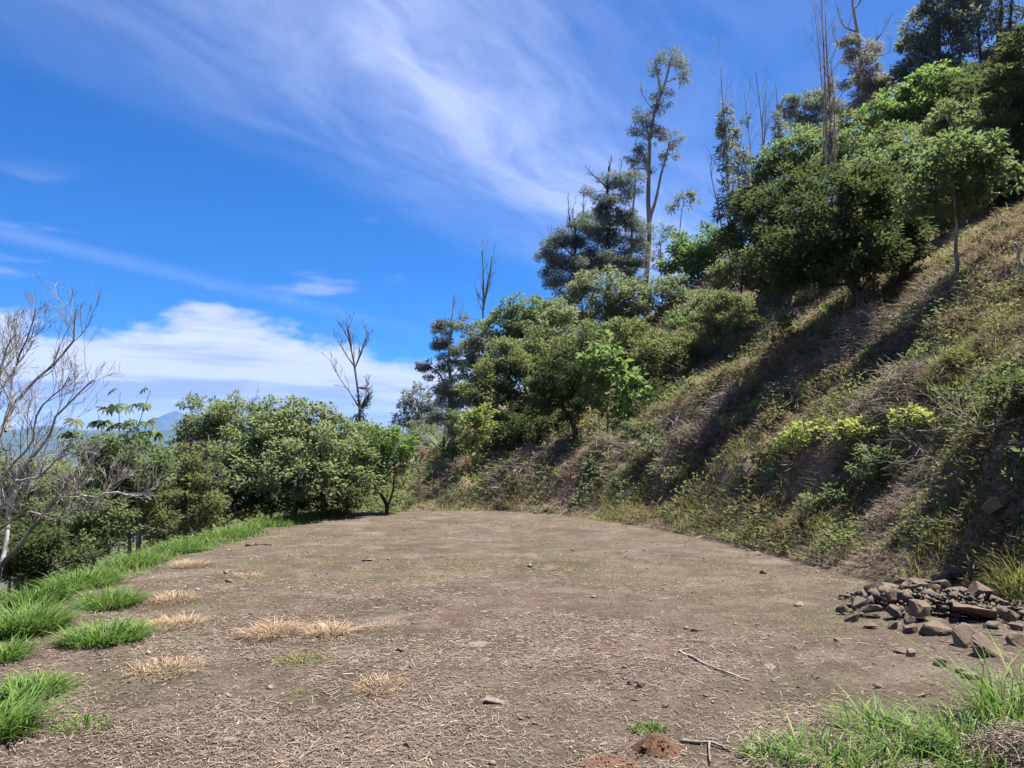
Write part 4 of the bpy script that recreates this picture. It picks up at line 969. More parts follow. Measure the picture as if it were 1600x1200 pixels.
def litter():
    rng = rng_of(221)
    # straw and stalks lying flat on the pad
    n = 330000; y = np.exp(rng.uniform(math.log(2.2), math.log(19), n)); x = (rng.uniform(-120, 1800, n) - 800) / 1200 * y
    u = bil(UU, x, y); e = bil(EE, x, y); d = fbm(x * 1.1, y * 1.1, 75, 4)
    k = (u < .1) & (e < .2) & (rng.uniform(size=n) < (.18 + .82 * sstep(d, .34, .62)) * (.18 + .82 * sstep(y, 13, 5.0)) * (0.35 + 0.65 * sstep(x, 3.0, 0.0)))
    x, y = x[k], y[k]; n = len(x); a = rng.uniform(0, math.pi, n); L = rng.gamma(1.6, .010, n) + .006; w = rng.uniform(.0008, .0021, n) * (.7 + y / 9)
    dv = np.stack([np.cos(a), np.sin(a), rng.normal(0, .10, n)], -1); sv = np.stack([-np.sin(a), np.cos(a), rng.normal(0, .3, n)], -1)
    c = np.stack([x, y, H(x, y) + rng.uniform(.002, .012, n)], -1)
    V = np.stack([c - dv * L[:, None] - sv * w[:, None], c - dv * L[:, None] + sv * w[:, None], c + dv * L[:, None] + sv * w[:, None], c + dv * L[:, None] - sv * w[:, None]], 1).reshape(-1, 3)
    o = link('straw_litter', mk_mesh('straw_litter', V, [np.arange(4 * n).reshape(-1, 4)], tint=np.repeat(np.clip(rng.beta(2, 2.2, n), 0, 1), 4), mat=BM['straw'])); tag(o, 'dry straw bits littering the bare soil', 'straw', kind='stuff')
    # gravel
    n = 15000; y = np.exp(rng.uniform(math.log(2.4), math.log(20), n)); x = (rng.uniform(-60, 1750, n) - 800) / 1200 * y
    u = bil(UU, x, y); e = bil(EE, x, y); d = fbm(x * .8 + 3, y * .8, 77, 3)
    k = (u < .25) & (e < 0) & (rng.uniform(size=n) < .15 + .85 * sstep(d, .42, .6) + .6 * sstep(u, -1.4, -.1)); x, y = x[k], y[k]; n = len(x)
    r = (rng.gamma(1.5, .003, n) + .0025) * (.75 + y / 14)
    oc = np.array([(1, 0, 0), (0, 1, 0), (-1, 0, 0), (0, -1, 0), (0, 0, .7), (0, 0, -.5)], float)
    J = oc[None] * rng.uniform(.55, 1.2, (n, 6, 1)); a = rng.uniform(0, 6.28, n); ca, sa = np.cos(a)[:, None], np.sin(a)[:, None]
    J = np.stack([J[..., 0] * ca - J[..., 1] * sa, J[..., 0] * sa + J[..., 1] * ca, J[..., 2]], -1)
    V = (np.stack([x, y, H(x, y) + r * .15], -1)[:, None] + J * r[:, None, None]).reshape(-1, 3)
    T = np.array([(0, 1, 4), (1, 2, 4), (2, 3, 4), (3, 0, 4), (1, 0, 5), (2, 1, 5), (3, 2, 5), (0, 3, 5)]); F = (np.arange(n)[:, None, None] * 6 + T[None]).reshape(-1, 3)
    o = link('gravel', mk_mesh('gravel', V, [F], tint=np.repeat(rng.uniform(0, 1, n), 6), mat=RK['gravel'])); tag(o, 'small gravel and crumbs of soil on the terrace', 'gravel', kind='stuff')
    # low weeds creeping over the pad
    n = 130000; y = np.exp(rng.uniform(math.log(2.6), math.log(20.5), n)); x = (rng.uniform(0, 1500, n) - 800) / 1200 * y
    u = bil(UU, x, y); e = bil(EE, x, y); d = fbm(x * .55 + 1.7, y * .55, 79, 4)
    k = (u < -.2) & (e < 0) & (rng.uniform(size=n) < sstep(d, .47, .62) * (.35 + .65 * sstep(vnoise(x * 3, y * 3, 80), .4, .7)) * sstep(y, 3.5, 7.5)); x, y = x[k], y[k]; n = len(x)
    v, f, m = blades(np.stack([x, y, H(x, y)], -1), rng.uniform(0, 6.28, n), rng.uniform(.008, .03, n) * (.6 + y / 14), rng.uniform(.003, .006, n) * (.6 + y / 9), rng.uniform(.4, 1.6, n), rng.uniform(0, .4, n), rng, 1)
    o = link('creeping_weeds', mk_mesh('creeping_weeds', v, f, tint=np.repeat(rng.uniform(.1, .95, n), m), mat=BM['slope'])); tag(o, 'thin film of low weeds on the terrace soil', 'weeds', kind='stuff')

def rock_mat(name, c1, c2, c3, sc=5.0):
    m, k, o = new_mat(name)
    g = k.n('ShaderNodeTexCoord').outputs['Object']; oi = k.n('ShaderNodeObjectInfo').outputs['Random']
    n = k.noise(g, sc, 6, 0.65, 0.3); n2 = k.noise(g, sc * 7, 5, 0.7)
    c = k.mix(k.smooth(n, .35, .65), c1, c2); c = k.mix(k.smooth(n2, .52, .7, 0, .6), c, c3)
    c = k.mix(k.smooth(oi, .6, 1.0, 0, .6), c, (0.185, 0.138, 0.092)); c = k.mix(k.smooth(oi, .4, .0, 0, .65), c, (0.075, 0.062, 0.052))
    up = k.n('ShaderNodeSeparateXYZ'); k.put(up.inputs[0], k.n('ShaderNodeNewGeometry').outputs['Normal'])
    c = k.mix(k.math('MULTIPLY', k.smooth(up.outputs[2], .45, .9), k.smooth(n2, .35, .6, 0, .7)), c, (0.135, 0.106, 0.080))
    principled(k, o, c, 0.92, 0.2, k.math('ADD', n, k.math('MULTIPLY', n2, .5)), .8, .02); return m
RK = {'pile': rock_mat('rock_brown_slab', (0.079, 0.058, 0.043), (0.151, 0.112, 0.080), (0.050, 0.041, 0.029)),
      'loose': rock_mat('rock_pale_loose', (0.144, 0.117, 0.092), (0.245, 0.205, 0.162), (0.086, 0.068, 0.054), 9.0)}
def gravel_mat():
    m, k, o = new_mat('gravel_bits'); a = k.n('ShaderNodeAttribute', attribute_name='tint').outputs['Fac']
    principled(k, o, k.mix(a, (0.075, 0.056, 0.044), (0.27, 0.225, 0.18)), .95, .15); return m
RK['gravel'] = gravel_mat()
litter()

def stone_mesh(name, sx, sy, sz, seed, mat, npts=16):
    rng = rng_of(seed); bm = bmesh.new()
    P = unit(rng.normal(size=(npts, 3))); P = np.sign(P) * np.abs(P) ** 0.75
    for p in P * rng.uniform(.82, 1.08, (npts, 1)): bm.verts.new(p)
    r = bmesh.ops.convex_hull(bm, input=bm.verts)
    bmesh.ops.delete(bm, geom=[v for v in bm.verts if not v.link_faces], context='VERTS')
    bmesh.ops.dissolve_limit(bm, angle_limit=0.25, verts=bm.verts, edges=bm.edges)
    bmesh.ops.bevel(bm, geom=list(bm.edges), offset=0.07, segments=1, affect='EDGES', clamp_overlap=True)
    bmesh.ops.triangulate(bm, faces=bm.faces); bmesh.ops.subdivide_edges(bm, edges=bm.edges, cuts=1)
    for v in bm.verts: v.co *= 1 + float(rng.normal(0, .022))
    for v in bm.verts: v.co = (v.co.x * sx / 2, v.co.y * sy / 2, v.co.z * sz / 2)
    me = bpy.data.meshes.new(name); bm.to_mesh(me); bm.free(); me.materials.append(mat); return me

def stone(label, px, py, w, h, seed, mat='loose', flat=None, tilt=0.15, sink=0.3, group=None, lift=0.0, name='stone', rz=None, deep=0.75):
    """w, h: width and height in photo pixels; py = its foot"""
    rng = rng_of(seed); p = hit(px, py); s = p[1] / 1200.0
    sx = w * s; sz = h * s * (1.15 if flat is None else flat); sy = sx * deep * rng.uniform(.85, 1.15)
    o = link(name, stone_mesh(name, sx, sy, sz, seed, RK[mat]), None, (p[0], p[1] + sy * .3, float(H(p[0], p[1] + sy * .3)) + sz * (.5 - sink) + lift))
    o.rotation_euler = (rng.normal(0, tilt), rng.normal(0, tilt), rng.uniform(-.5, .5) if rz is None else rz)
    return tag(o, label, 'stone', group)

# ================================================================== plants on the bank
BG = 'low plants growing on the bank'
for nm, lb, cat, bp, bl, lf, sd, L, cv in (
  ('bank_shrub', 'bright leafy shrub on bare branches above the cut soil face', 'shrub', (1440, 690), [(1425, 648, 26, 14), (1455, 655, 22, 14), (1405, 660, 14, 12)], 'lime', 301, .10, 1.8),
  ('bank_shrub', 'yellow-green bush hanging over the bank left of the cut soil face', 'shrub', (1350, 700), [(1345, 670, 34, 20), (1370, 685, 24, 18), (1320, 680, 26, 18)], 'lime', 302, .09, 2.0),
  ('bank_shrub', 'green bush trailing down the steep bank below the overhanging bush', 'shrub', (1372, 770), [(1365, 715, 30, 20), (1385, 740, 22, 20), (1350, 735, 24, 18), (1375, 762, 16, 12)], 'green', 303, .09, 1.7),
  ('bank_shrub', 'spreading yellow-green bush on the bank top in the middle', 'shrub', (1270, 700), [(1265, 672, 34, 18), (1295, 690, 26, 16), (1240, 685, 26, 16)], 'lime', 304, .09, 1.7),
  ('bank_shrub', 'olive bush on the bank between the middle bush and the dark recess', 'shrub', (1225, 725), [(1225, 700, 26, 16), (1250, 715, 22, 14)], 'olive', 305, .09, 1.8),
  ('bank_plant', 'small bright green rosette low on the bank', 'plant', (1215, 748), [(1215, 737, 15, 9)], 'bright', 306, .11, 1.8),
  ('bank_shrub', 'feathery yellow-green fern clump on the bank under the small grey tree', 'shrub', (1150, 685), [(1150, 662, 26, 14), (1175, 672, 20, 12)], 'lime', 307, .10, 1.6),
  ('bank_plant', 'small leafy plant on the dark bank below the leaning tree', 'plant', (922, 752), [(918, 735, 15, 12), (926, 722, 8, 8)], 'green', 308, .13, 1.5),
  ('bank_shrub', 'green sprouting shrub beside the thin pale stems', 'shrub', (1000, 690), [(1000, 668, 22, 14), (980, 680, 18, 12)], 'green', 309, .11, 1.6),
  ('bank_shrub', 'dark shrub at the right edge above the cut soil face', 'shrub', (1585, 660), [(1580, 610, 34, 30), (1605, 640, 34, 26), (1550, 640, 22, 16)], 'dark', 310, .10, 1.8),
  ('bank_shrub', 'shaded green shrub at the right edge below the fallen branch', 'shrub', (1588, 760), [(1590, 715, 24, 24), (1580, 745, 18, 14)], 'green', 311, .09, 1.3),
  ('bank_plant', 'bright green weed clump on the open slope under the broad dark tree', 'plant', (1352, 568), [(1352, 560, 12, 6)], 'bright', 312, .09, 1.6),
  ('bank_shrub', 'low olive growth at the foot of the slope behind the far end of the terrace', 'shrub', (1060, 760), [(1060, 742, 26, 13), (1085, 752, 18, 10)], 'olive', 313, .10, 1.5),
  ('bank_shrub', 'grey-green low bush on the bank right of the leaning tree', 'shrub', (1020, 720), [(1020, 700, 28, 16), (1045, 712, 20, 12)], 'grey', 314, .10, 1.7),
  ('bank_shrub', 'rust-brown dead shrub on the bank under the fern clump', 'shrub', (1105, 705), [(1100, 692, 20, 10), (1118, 680, 12, 10)], 'rust', 315, .09, 1.6),
  ('bank_shrub', 'green broadleaf shrub on the upper bank right of the brush heap', 'shrub', (1500, 640), [(1500, 615, 30, 16), (1525, 630, 22, 14)], 'green', 316, .10, 1.5),
  ('bank_shrub', 'sparse weeds low on the bank above the stone heap', 'shrub', (1480, 830), [(1470, 815, 30, 12), (1510, 800, 26, 14)], 'olive', 317, .07, 1.0),
  ('bank_shrub', 'leafy weeds at the toe of the bank left of the log', 'shrub', (1300, 790), [(1300, 770, 26, 14), (1270, 780, 22, 12)], 'green', 318, .07, 1.2),
  ('bank_shrub', 'low dark growth on the drop edge beside the hedge trunk', 'shrub', (640, 792), [(640, 782, 14, 8)], 'green', 319, .09, 1.3),
  ):
    b = hit(*bp)
    plant(nm, lb, cat, b, b[1], bl, lf, None, 0.018, 'grey', L, 0.42, cv, 0.0, 0.32, sd, BG)

def tuft(name, label, cat, p, n, rad, hgt, wid, mat, seed, lean=(.25, 1.0), curl=(0, .4), group=None, tr=(0, .9), nseg=3, flat=1.0):
    rng = rng_of(seed); a = rng.uniform(0, 6.28, n); r = rad * np.sqrt(rng.uniform(0, 1, n))
    x = p[0] + r * np.cos(a) * flat; y = p[1] + r * np.sin(a)
    pos = np.stack([x, y, H(x, y) - .008], -1)
    az = a + rng.normal(0, .8, n); hg = hgt * rng.uniform(.45, 1.1, n) * (1 - .35 * (r / rad) ** 2)
    v, f, m = blades(pos, az, hg, wid * rng.uniform(.6, 1.2, n), rng.uniform(*lean, n) * (.5 + .8 * r / rad), rng.uniform(*curl, n), rng, nseg)
    t = rng.uniform(*tr, n)
    o = link(name, mk_mesh(name, v - p, f, tint=np.repeat(t, m), mat=BM[mat]), None, p)
    return tag(o, label, cat, group)

T1 = 'green grass tufts at the left of the terrace'
for i, (px, py, rpx, hpx, n, lb) in enumerate((
  (165, 1000, 62, 38, 1100, 'lone bushy green tuft standing apart on the bare soil at left'),
  (40, 985, 58, 60, 1200, 'tall green tuft at the left edge behind the lone tuft'),
  (175, 945, 48, 34, 700, 'green tuft between the grass strip and the lone tuft'),
  (120, 915, 60, 36, 1100, 'wide green tuft at the near end of the grass strip'),
  (5, 1030, 36, 40, 500, 'green tuft cut by the left edge below the tall tuft'),
  (40, 1085, 56, 36, 700, 'short green tuft in the lower left with grey stalks'),
  (-5, 1150, 50, 90, 500, 'dark long-bladed tuft in the lower left corner'),
  (215, 880, 46, 22, 700, 'grassy hump where the strip meets the bare soil'),
  (60, 940, 50, 36, 800, 'green tuft on the drop edge left of the wide tuft'),
  (280, 862, 40, 24, 700, 'green tuft at the middle of the far grass strip'),
  (345, 838, 46, 20, 800, 'green tuft toward the far end of the grass strip'),
  (415, 822, 34, 14, 500, 'last green tuft of the strip beside the hedge'))):
    p = hit(px, py); s = p[1] / 1200
    tuft('grass_tuft', lb, 'grass tuft', p, int(n * .8), rpx * s * .92, hpx * s * .98, .012, 'lush', 330 + i, lean=(.4, 1.7), curl=(0, .55), group=T1, tr=(0, .85))
T2 = 'dry straw-coloured tufts on the bare soil'
for i, (px, py, rpx, hpx, n, lb) in enumerate((
  (298, 884, 28, 15, 420, 'dry straw tuft beside the far grass strip'),
  (272, 938, 32, 16, 420, 'dry straw tuft right of the wide green tuft'),
  (276, 976, 40, 16, 500, 'dry straw tuft right of the lone green tuft'),
  (425, 990, 40, 24, 520, 'upright dry straw tuft, left of a pair in mid terrace'),
  (514, 990, 30, 22, 420, 'upright dry straw tuft, right of a pair in mid terrace'),
  (262, 1046, 52, 16, 420, 'wide flattened dry straw tuft nearest the lower left'),
  (592, 1074, 36, 18, 220, 'sparse dry straw tuft at the centre of the foreground'),
  (386, 902, 24, 9, 220, 'small faint dry straw tuft beside two pale stones'),
  (600, 980, 34, 8, 200, 'low faint dry straw tuft right of the pair'))):
    p = hit(px, py); s = p[1] / 1200
    tuft('dry_tuft', lb, 'dry grass', p, n, rpx * s, hpx * s * 1.1, .006, 'dry', 350 + i, lean=(.6, 2.4), curl=(0, .75), group=T2, tr=(0.1, 1))
T3 = 'long grass in the lower right foreground'
rg = rng_of(360)
for i, (px, py, rpx, hpx, n, lb) in enumerate((
  (1590, 1130, 60, 150, 320, 'tallest green tuft at the lower right edge in front of the stone heap'),
  (1500, 1165, 70, 80, 320, 'long-bladed green tuft left of the tallest tuft'),
  (1400, 1160, 60, 70, 280, 'loose green tuft in the middle of the lower right grass'),
  (1350, 1135, 40, 60, 160, 'thin green tuft at the inner edge of the lower right grass'),
  (1280, 1185, 60, 60, 240, 'bright green tuft near the bottom edge right of the soil mound'),
  (1210, 1190, 40, 50, 160, 'small green tuft nearest the broken stick at the bottom'),
  (1440, 1195, 60, 60, 240, 'green tuft touching the bottom edge at right'),
  (1340, 1200, 50, 50, 180, 'short green tuft touching the bottom edge right of the mound'),
  (1540, 1195, 60, 60, 220, 'green tuft beside the dry root mat in the lower right corner'))):
    p = hit(px, py); s = p[1] / 1200
    tuft('grass_tuft', lb, 'grass tuft', p, int(n * .55), rpx * s, hpx * s * 1.0, .010, 'lush', 361 + i, lean=(.4, 1.7), curl=(0, .5), group=T3, tr=(.0, .92))
for i, (px, py, rpx, hpx, n, mt, lb) in enumerate((
  (472, 1032, 40, 7, 700, 'slope', 'flat olive green weed patch on the bare soil below the pair of dry tufts'),
  (466, 1084, 12, 7, 160, 'slope', 'tiny green weed sprig below the olive weed patch'),
  (1015, 1142, 22, 16, 160, 'lush', 'little green weed behind the red soil mound'),
  (130, 1135, 40, 16, 260, 'lush', 'short green weeds in the trampled straw at lower left'),
  (1592, 915, 30, 52, 420, 'slope', 'dark green leafy tuft at the right edge behind the stone heap'),
  (1335, 838, 14, 14, 200, 'lush', 'bright green tuft on the toe of the bank above the log'),
  (1250, 812, 24, 16, 300, 'slope', 'pale green tuft at the toe of the bank left of the log'),
  (1510, 790, 34, 24, 420, 'slope', 'long pale tuft on the shaded bank above the stone heap'),
  (1480, 600, 28, 30, 400, 'slope', 'yellow-green arching tuft beside the brush heap'),
  (1530, 560, 40, 26, 500, 'slope', 'arching grass tuft on the slope near the right edge'),
  (1330, 552, 18, 10, 260, 'lush', 'fresh green tuft on the open slope below the brush'),
  (1500, 512, 18, 14, 260, 'lush', 'fresh green tuft on the slope at right'),
  (1460, 730, 20, 20, 240, 'slope', 'grass tuft on the ledge of the cut soil face'),
  (1140, 800, 40, 14, 600, 'slope', 'pale green grass drift at the toe of the bank in the middle'),
  (1040, 792, 40, 12, 600, 'slope', 'pale green grass drift at the toe of the bank toward the far end'),
  (960, 800, 34, 10, 500, 'slope', 'low grass drift at the far toe of the bank'))):
    p = hit(px, py); s = p[1] / 1200
    tuft('grass_tuft', lb, 'grass tuft', p, n, rpx * s, hpx * s * 1.2, .006 + .0004 * p[1], mt, 380 + i, tr=(.05, .9), flat=1.2)

# ================================================================== brush, branches, sticks
def stick(name, label, cat, pts, r, seed, bark='pale', lift=.012, grp=None, side=(), twigs=0, free=False):
    rng = rng_of(seed)
    if free: P = np.array(pts, float)
    else:
        P = np.array([hit(a, b) for a, b in pts]) + [0, 0, lift]
    base = P[0].copy(); root = thing(name, base, label, cat, grp)
    B = resample(P, 12)[None]; B = B + rng.normal(size=B.shape) * r * .35; R = np.linspace(r, r * .55, 12)[None]
    v, q = tubes(B, R, 7); n = len(v); caps = [np.arange(7)[None, ::-1], np.arange(n - 7, n)[None]]
    link('shaft', mk_mesh('stick_shaft', v - base, [q] + caps, smooth=False, mat=BK[bark]), root)
    for s_ in side:
        S = np.array([hit(a, b) for a, b in s_]) + [0, 0, lift * 1.5]; S[0] = B[0, np.argmin(np.linalg.norm(B[0] - S[0], axis=1))]
        v, q = tubes(resample(S, 6)[None], np.linspace(r * .7, r * .4, 6)[None], 6)
        link('prong', mk_mesh('stick_prong', v - base, [q], mat=BK[bark]), root)
    if twigs:
        g1, r1 = grow(B, R, rng, twigs, .32, .6, .08, .15, .15); g2, r2 = grow(g1, r1, rng, 4, .5, .6, 0, .18, .2)
        v1, q1 = tubes(g1, np.maximum(r1, .003), 5); v2, q2 = tubes(g2, np.maximum(r2, .0025), 4)
        o = link('twigs', mk_mesh('stick_twigs', np.concatenate([v1, v2]) - base, [np.concatenate([q1, q2 + len(v1)])], smooth=True, mat=BK[bark]), root); o['kind'] = 'stuff'
    return root
stick('fallen_stick', 'pale curved stick lying on the bare soil in the right foreground', 'stick', [(1062, 1020), (1085, 1031), (1120, 1048), (1170, 1065)], .011, 401, side=[[(1066, 1022), (1077, 1017)]])
stick('broken_stick', 'grey broken stick with a prong beside the red soil mound', 'stick', [(1062, 1160), (1090, 1164), (1115, 1167), (1142, 1176)], .011, 402, 'grey', side=[[(1106, 1168), (1108, 1180), (1110, 1198)]])
stick('dark_stick', 'short dark stick on the far left of the bare soil', 'stick', [(383, 854), (405, 852), (426, 853)], .022, 403, 'dark')
stick('log', 'pale tapered log resting on the toe of the bank above the stone heap', 'log', [(1362, 843), (1380, 838), (1396, 828)], .035, 404)
stick('flat_log', 'grey rounded log stub on the bank toe left of the pale log', 'log', [(1335, 866), (1345, 861), (1354, 862)], .035, 405, 'grey')
stick('cut_stick', 'white cut stick leaning in the brush under the broad dark tree', 'stick', [hit(1366, 517) + [0, 0, .05], hit(1352, 505) + [0, 0, .25], at(1339, 489, hit(1352, 505)[1])], .03, 406, free=True)
stick('cut_stick', 'long white stick stuck in the brush heap above the bank', 'stick', [hit(1424, 611) + [0, 0, .02], at(1431, 588, hit(1424, 611)[1] + .1), at(1438, 566, hit(1424, 611)[1] + .2)], .018, 407, free=True)
yy = hit(1594, 430)[1]
stick('stake', 'white wooden stake standing on the slope at the right edge', 'stake', [hit(1598, 432) - [0, 0, .1], at(1593, 405, yy), at(1588, 380, yy)], .045, 408, free=True)
yy = hit(1500, 700)[1]
stick('fallen_branch', 'long bare fallen branch hanging across the cut soil face at right', 'branch', [hit(1615, 660) + [0, 0, .05], at(1570, 660, hit(1570, 665)[1] - .15), at(1530, 668, hit(1530, 672)[1] - .25), at(1470, 672, hit(1470, 690)[1] - .3), at(1400, 674, hit(1400, 690)[1] - .2)], .017, 409, 'grey', free=True, twigs=16)
stick('fallen_branch', 'pale twiggy fallen branch drooping down the cut soil face', 'branch', [hit(1390, 668) + [0, 0, .05], at(1420, 690, hit(1420, 690)[1] - .2), at(1455, 712, hit(1455, 712)[1] - .3), at(1478, 745, hit(1478, 745)[1] - .2)], .012, 410, 'grey', free=True, twigs=14)
stick('fallen_branch', 'thin bare branch at the right edge below the long fallen branch', 'branch', [hit(1615, 690) + [0, 0, .05], at(1585, 700, hit(1585, 700)[1] - .15), at(1560, 706, hit(1560, 710)[1] - .15)], .010, 411, 'grey', free=True, twigs=8)
stick('fallen_branch', 'bleached dead branch sprawled on the bank right of the leaning tree', 'branch', [hit(1040, 705) + [0, 0, .08], hit(1052, 690) + [0, 0, .35], hit(1045, 680) + [0, 0, .4]], .014, 412, 'grey', free=True, twigs=10)

def brush(label, px, py, rx, ry, n, seed, L=.5, grp='heaps of cut brush on the slope'):
    rng = rng_of(seed); p = hit(px, py); s = p[1] / 1200; R = rx * s; Hh = ry * s; n = int(n * 1.0); L = L * .85
    a = rng.uniform(0, 6.28, n); r = R * np.sqrt(rng.uniform(0, 1, n))
    x = p[0] + r * np.cos(a); y = p[1] + r * np.sin(a) * .7
    z = H(x, y) + rng.uniform(0, 1, n) * Hh * (1 - (r / R) ** 2) * 1.6
    d = unit(np.stack([rng.normal(-.1, .9, n), rng.normal(0, .9, n), rng.normal(0, .45, n)], -1)); ln = L * rng.uniform(.4, 1.3, n)
    side = unit(np.cross(d, [0, 0, 1.0])); sag = rng.uniform(.05, .3, n)
    t = np.linspace(-.5, .5, 5)
    B = np.stack([x, y, z], -1)[:, None] + d[:, None] * (t[None, :] * ln[:, None])[..., None] + np.array([0, 0, 1.0]) * ((.25 - t[None] ** 2) * (sag * ln)[:, None])[..., None] + side[:, None] * ((t[None] ** 2) * (rng.normal(0, .4, n) * ln)[:, None])[..., None]
    B[..., 2] = np.maximum(B[..., 2], H(B[..., 0], B[..., 1]) + .005)
    rr = rng.uniform(.0018, .0045, n) * (.6 + p[1] / 16)
    v, q = tubes(B, rr[:, None] * np.array([1, .9, .8, .6, .35])[None], 3)
    o = link('brush_heap', mk_mesh('brush_heap', v - p, [q], tint=np.repeat(rng.uniform(0, 1, n), 15), mat=BM['brush']), None, p)
    tag(o, label, 'brush heap', grp)
brush('large heap of mauve dead twigs above the bank shrubs', 1385, 625, 78, 26, 1500, 421, .7)
brush('dark brush heap under the broad dark tree', 1345, 535, 70, 24, 900, 422, .8)
brush('brown brush heap right of the broad tree trunk', 1440, 490, 60, 16, 700, 423, .8)
brush('small twig heap on the bank under the small grey tree', 1120, 640, 40, 12, 500, 424, .7)
brush('brown brush on the dark slope below the leaning tree', 960, 720, 56, 16, 700, 425, .8)
brush('dead brush along the shadow near the yellow-green sapling', 820, 735, 60, 14, 600, 426, .9)
brush('dead stems on the bank right of the bleached branch', 1075, 700, 50, 16, 600, 427, .7)
brush('tangled dry stems on the bank above the log', 1390, 800, 60, 12, 700, 428, .35)
brush('dry root mat in the lower right corner of the picture', 1575, 1195, 70, 40, 900, 429, .16, None)

# ================================================================== stones
Z = 5.217
SH = 'stones heaped at the foot of the bank'
pile = [(930, 330, 220, 95, 'upright slab with a pale rim at the back of the stone heap'), (700, 390, 220, 95, 'broad dark stone at the back left of the heap'), (450, 385, 140, 70, 'dark stone on the left back slope of the heap'),
 (340, 450, 165, 95, 'sloping slab at the left shoulder of the heap'), (720, 460, 175, 75, 'tan stone in the middle of the heap, upper of two stacked'), (745, 520, 225, 70, 'tan wedge stone in the middle of the heap, lower of two stacked'),
 (890, 465, 160, 110, 'dark block right of the two stacked tan stones'), (1200, 550, 200, 130, 'greenish pointed slab leaning right at the back of the heap'), (1150, 640, 370, 75, 'long flat brown slab lying across the right of the heap'),
 (1080, 840, 225, 200, 'large pinkish block under the long flat slab'), (1300, 920, 270, 225, 'largest square block at the front right of the heap'), (1510, 840, 160, 110, 'pale block at the right edge beside the largest square block'),
 (840, 745, 235, 135, 'dark rounded boulder at the front centre of the heap'), (690, 630, 190, 120, 'grey stone behind the dark rounded boulder'), (550, 555, 85, 90, 'small upright stone in the middle left of the heap'),
 (465, 550, 90, 80, 'brown cobble beside the small upright stone'), (405, 500, 120, 80, 'dark angular stone under the sloping slab'), (480, 620, 135, 80, 'flat brown stone in the lower middle of the heap'),
 (605, 675, 90, 70, 'small dark stone left of the rounded boulder'), (615, 735, 130, 70, 'low grey stone at the front left of the rounded boulder'), (310, 605, 165, 70, 'broad low stone at the front left of the heap'),
 (200, 575, 155, 90, 'brown stone near the left tip of the heap'), (150, 640, 150, 70, 'pale flat stone at the left tip of the heap'), (45, 580, 90, 60, 'small dark stone at the far left tip of the heap'),
 (450, 695, 90, 70, 'pale triangular stone in front of the heap'), (290, 695, 105, 40, 'thin pale flake lying in front of the heap'), (1425, 650, 160, 90, 'grey stone at the right back beyond the long flat slab'),
 (1485, 705, 120, 50, 'thin stone resting at the right edge of the heap'), (1370, 740, 95, 40, 'small flat stone lying on top of the largest block'), (1000, 540, 175, 45, 'thin tan slab behind the long flat slab'),
 (225, 480, 80, 60, 'greenish small stone on the left shoulder of the heap'), (560, 350, 120, 60, 'weathered stone at the crest of the heap'), (560, 470, 100, 70, 'dark stone filling the centre of the heap')]
def heap_top(x, y, c=None):
    # low mound of rubble that carries the stones
    q = ((x - HC[0]) * .8 + (y - HC[1]) * .35) / .85, ((y - HC[1]) * .9 - (x - HC[0]) * .3) / .62
    return .20 * np.exp(-(q[0] ** 2 + q[1] ** 2))
HC = hit(1300 + 880 / Z, 850 + 540 / Z)
def rubble():
    rng = rng_of(480); n = 650; x = HC[0] + rng.normal(0, .36, n); y = HC[1] + rng.normal(0, .28, n) - (x - HC[0]) * .25
    t = heap_top(x, y); k = t > .03; x, y, t = x[k], y[k], t[k]; n = len(x); r = rng.gamma(2, .013, n) + .012
    oc = np.array([(1, 0, 0), (0, 1, 0), (-1, 0, 0), (0, -1, 0), (0, 0, .7), (0, 0, -.5)], float); J = oc[None] * rng.uniform(.5, 1.25, (n, 6, 1)) + rng.normal(0, .28, (n, 6, 3))
    V = (np.stack([x, y, H(x, y) + t * rng.uniform(.3, 1.0, n)], -1)[:, None] + J * r[:, None, None]).reshape(-1, 3)
    T = np.array([(0, 1, 4), (1, 2, 4), (2, 3, 4), (3, 0, 4), (1, 0, 5), (2, 1, 5), (3, 2, 5), (0, 3, 5)])
    o = link('rubble', mk_mesh('rubble', V, [(np.arange(n)[:, None, None] * 6 + T[None]).reshape(-1, 3)], mat=RK['pile'])); tag(o, 'small rubble and soil filling the stone heap', 'rubble', kind='stuff')
rubble()
for i, (zx, zy, w, h, lb) in enumerate(pile):
    front = zy > 700
    stone(lb, 1308 + zx / Z, 850 + zy / Z, w / Z * 1.16, h / Z * 1.16, 500 + i, 'pile', tilt=.22 if not front else .08, sink=.34, group=SH,
          lift=.2 if i == 28 else float(heap_top(*hit(1300 + zx / Z, 850 + zy / Z)[:2])) * .8, rz=(rng_of(i).uniform(-.6, .6)), deep=.8)
LSN = 'loose stones lying on the terrace'
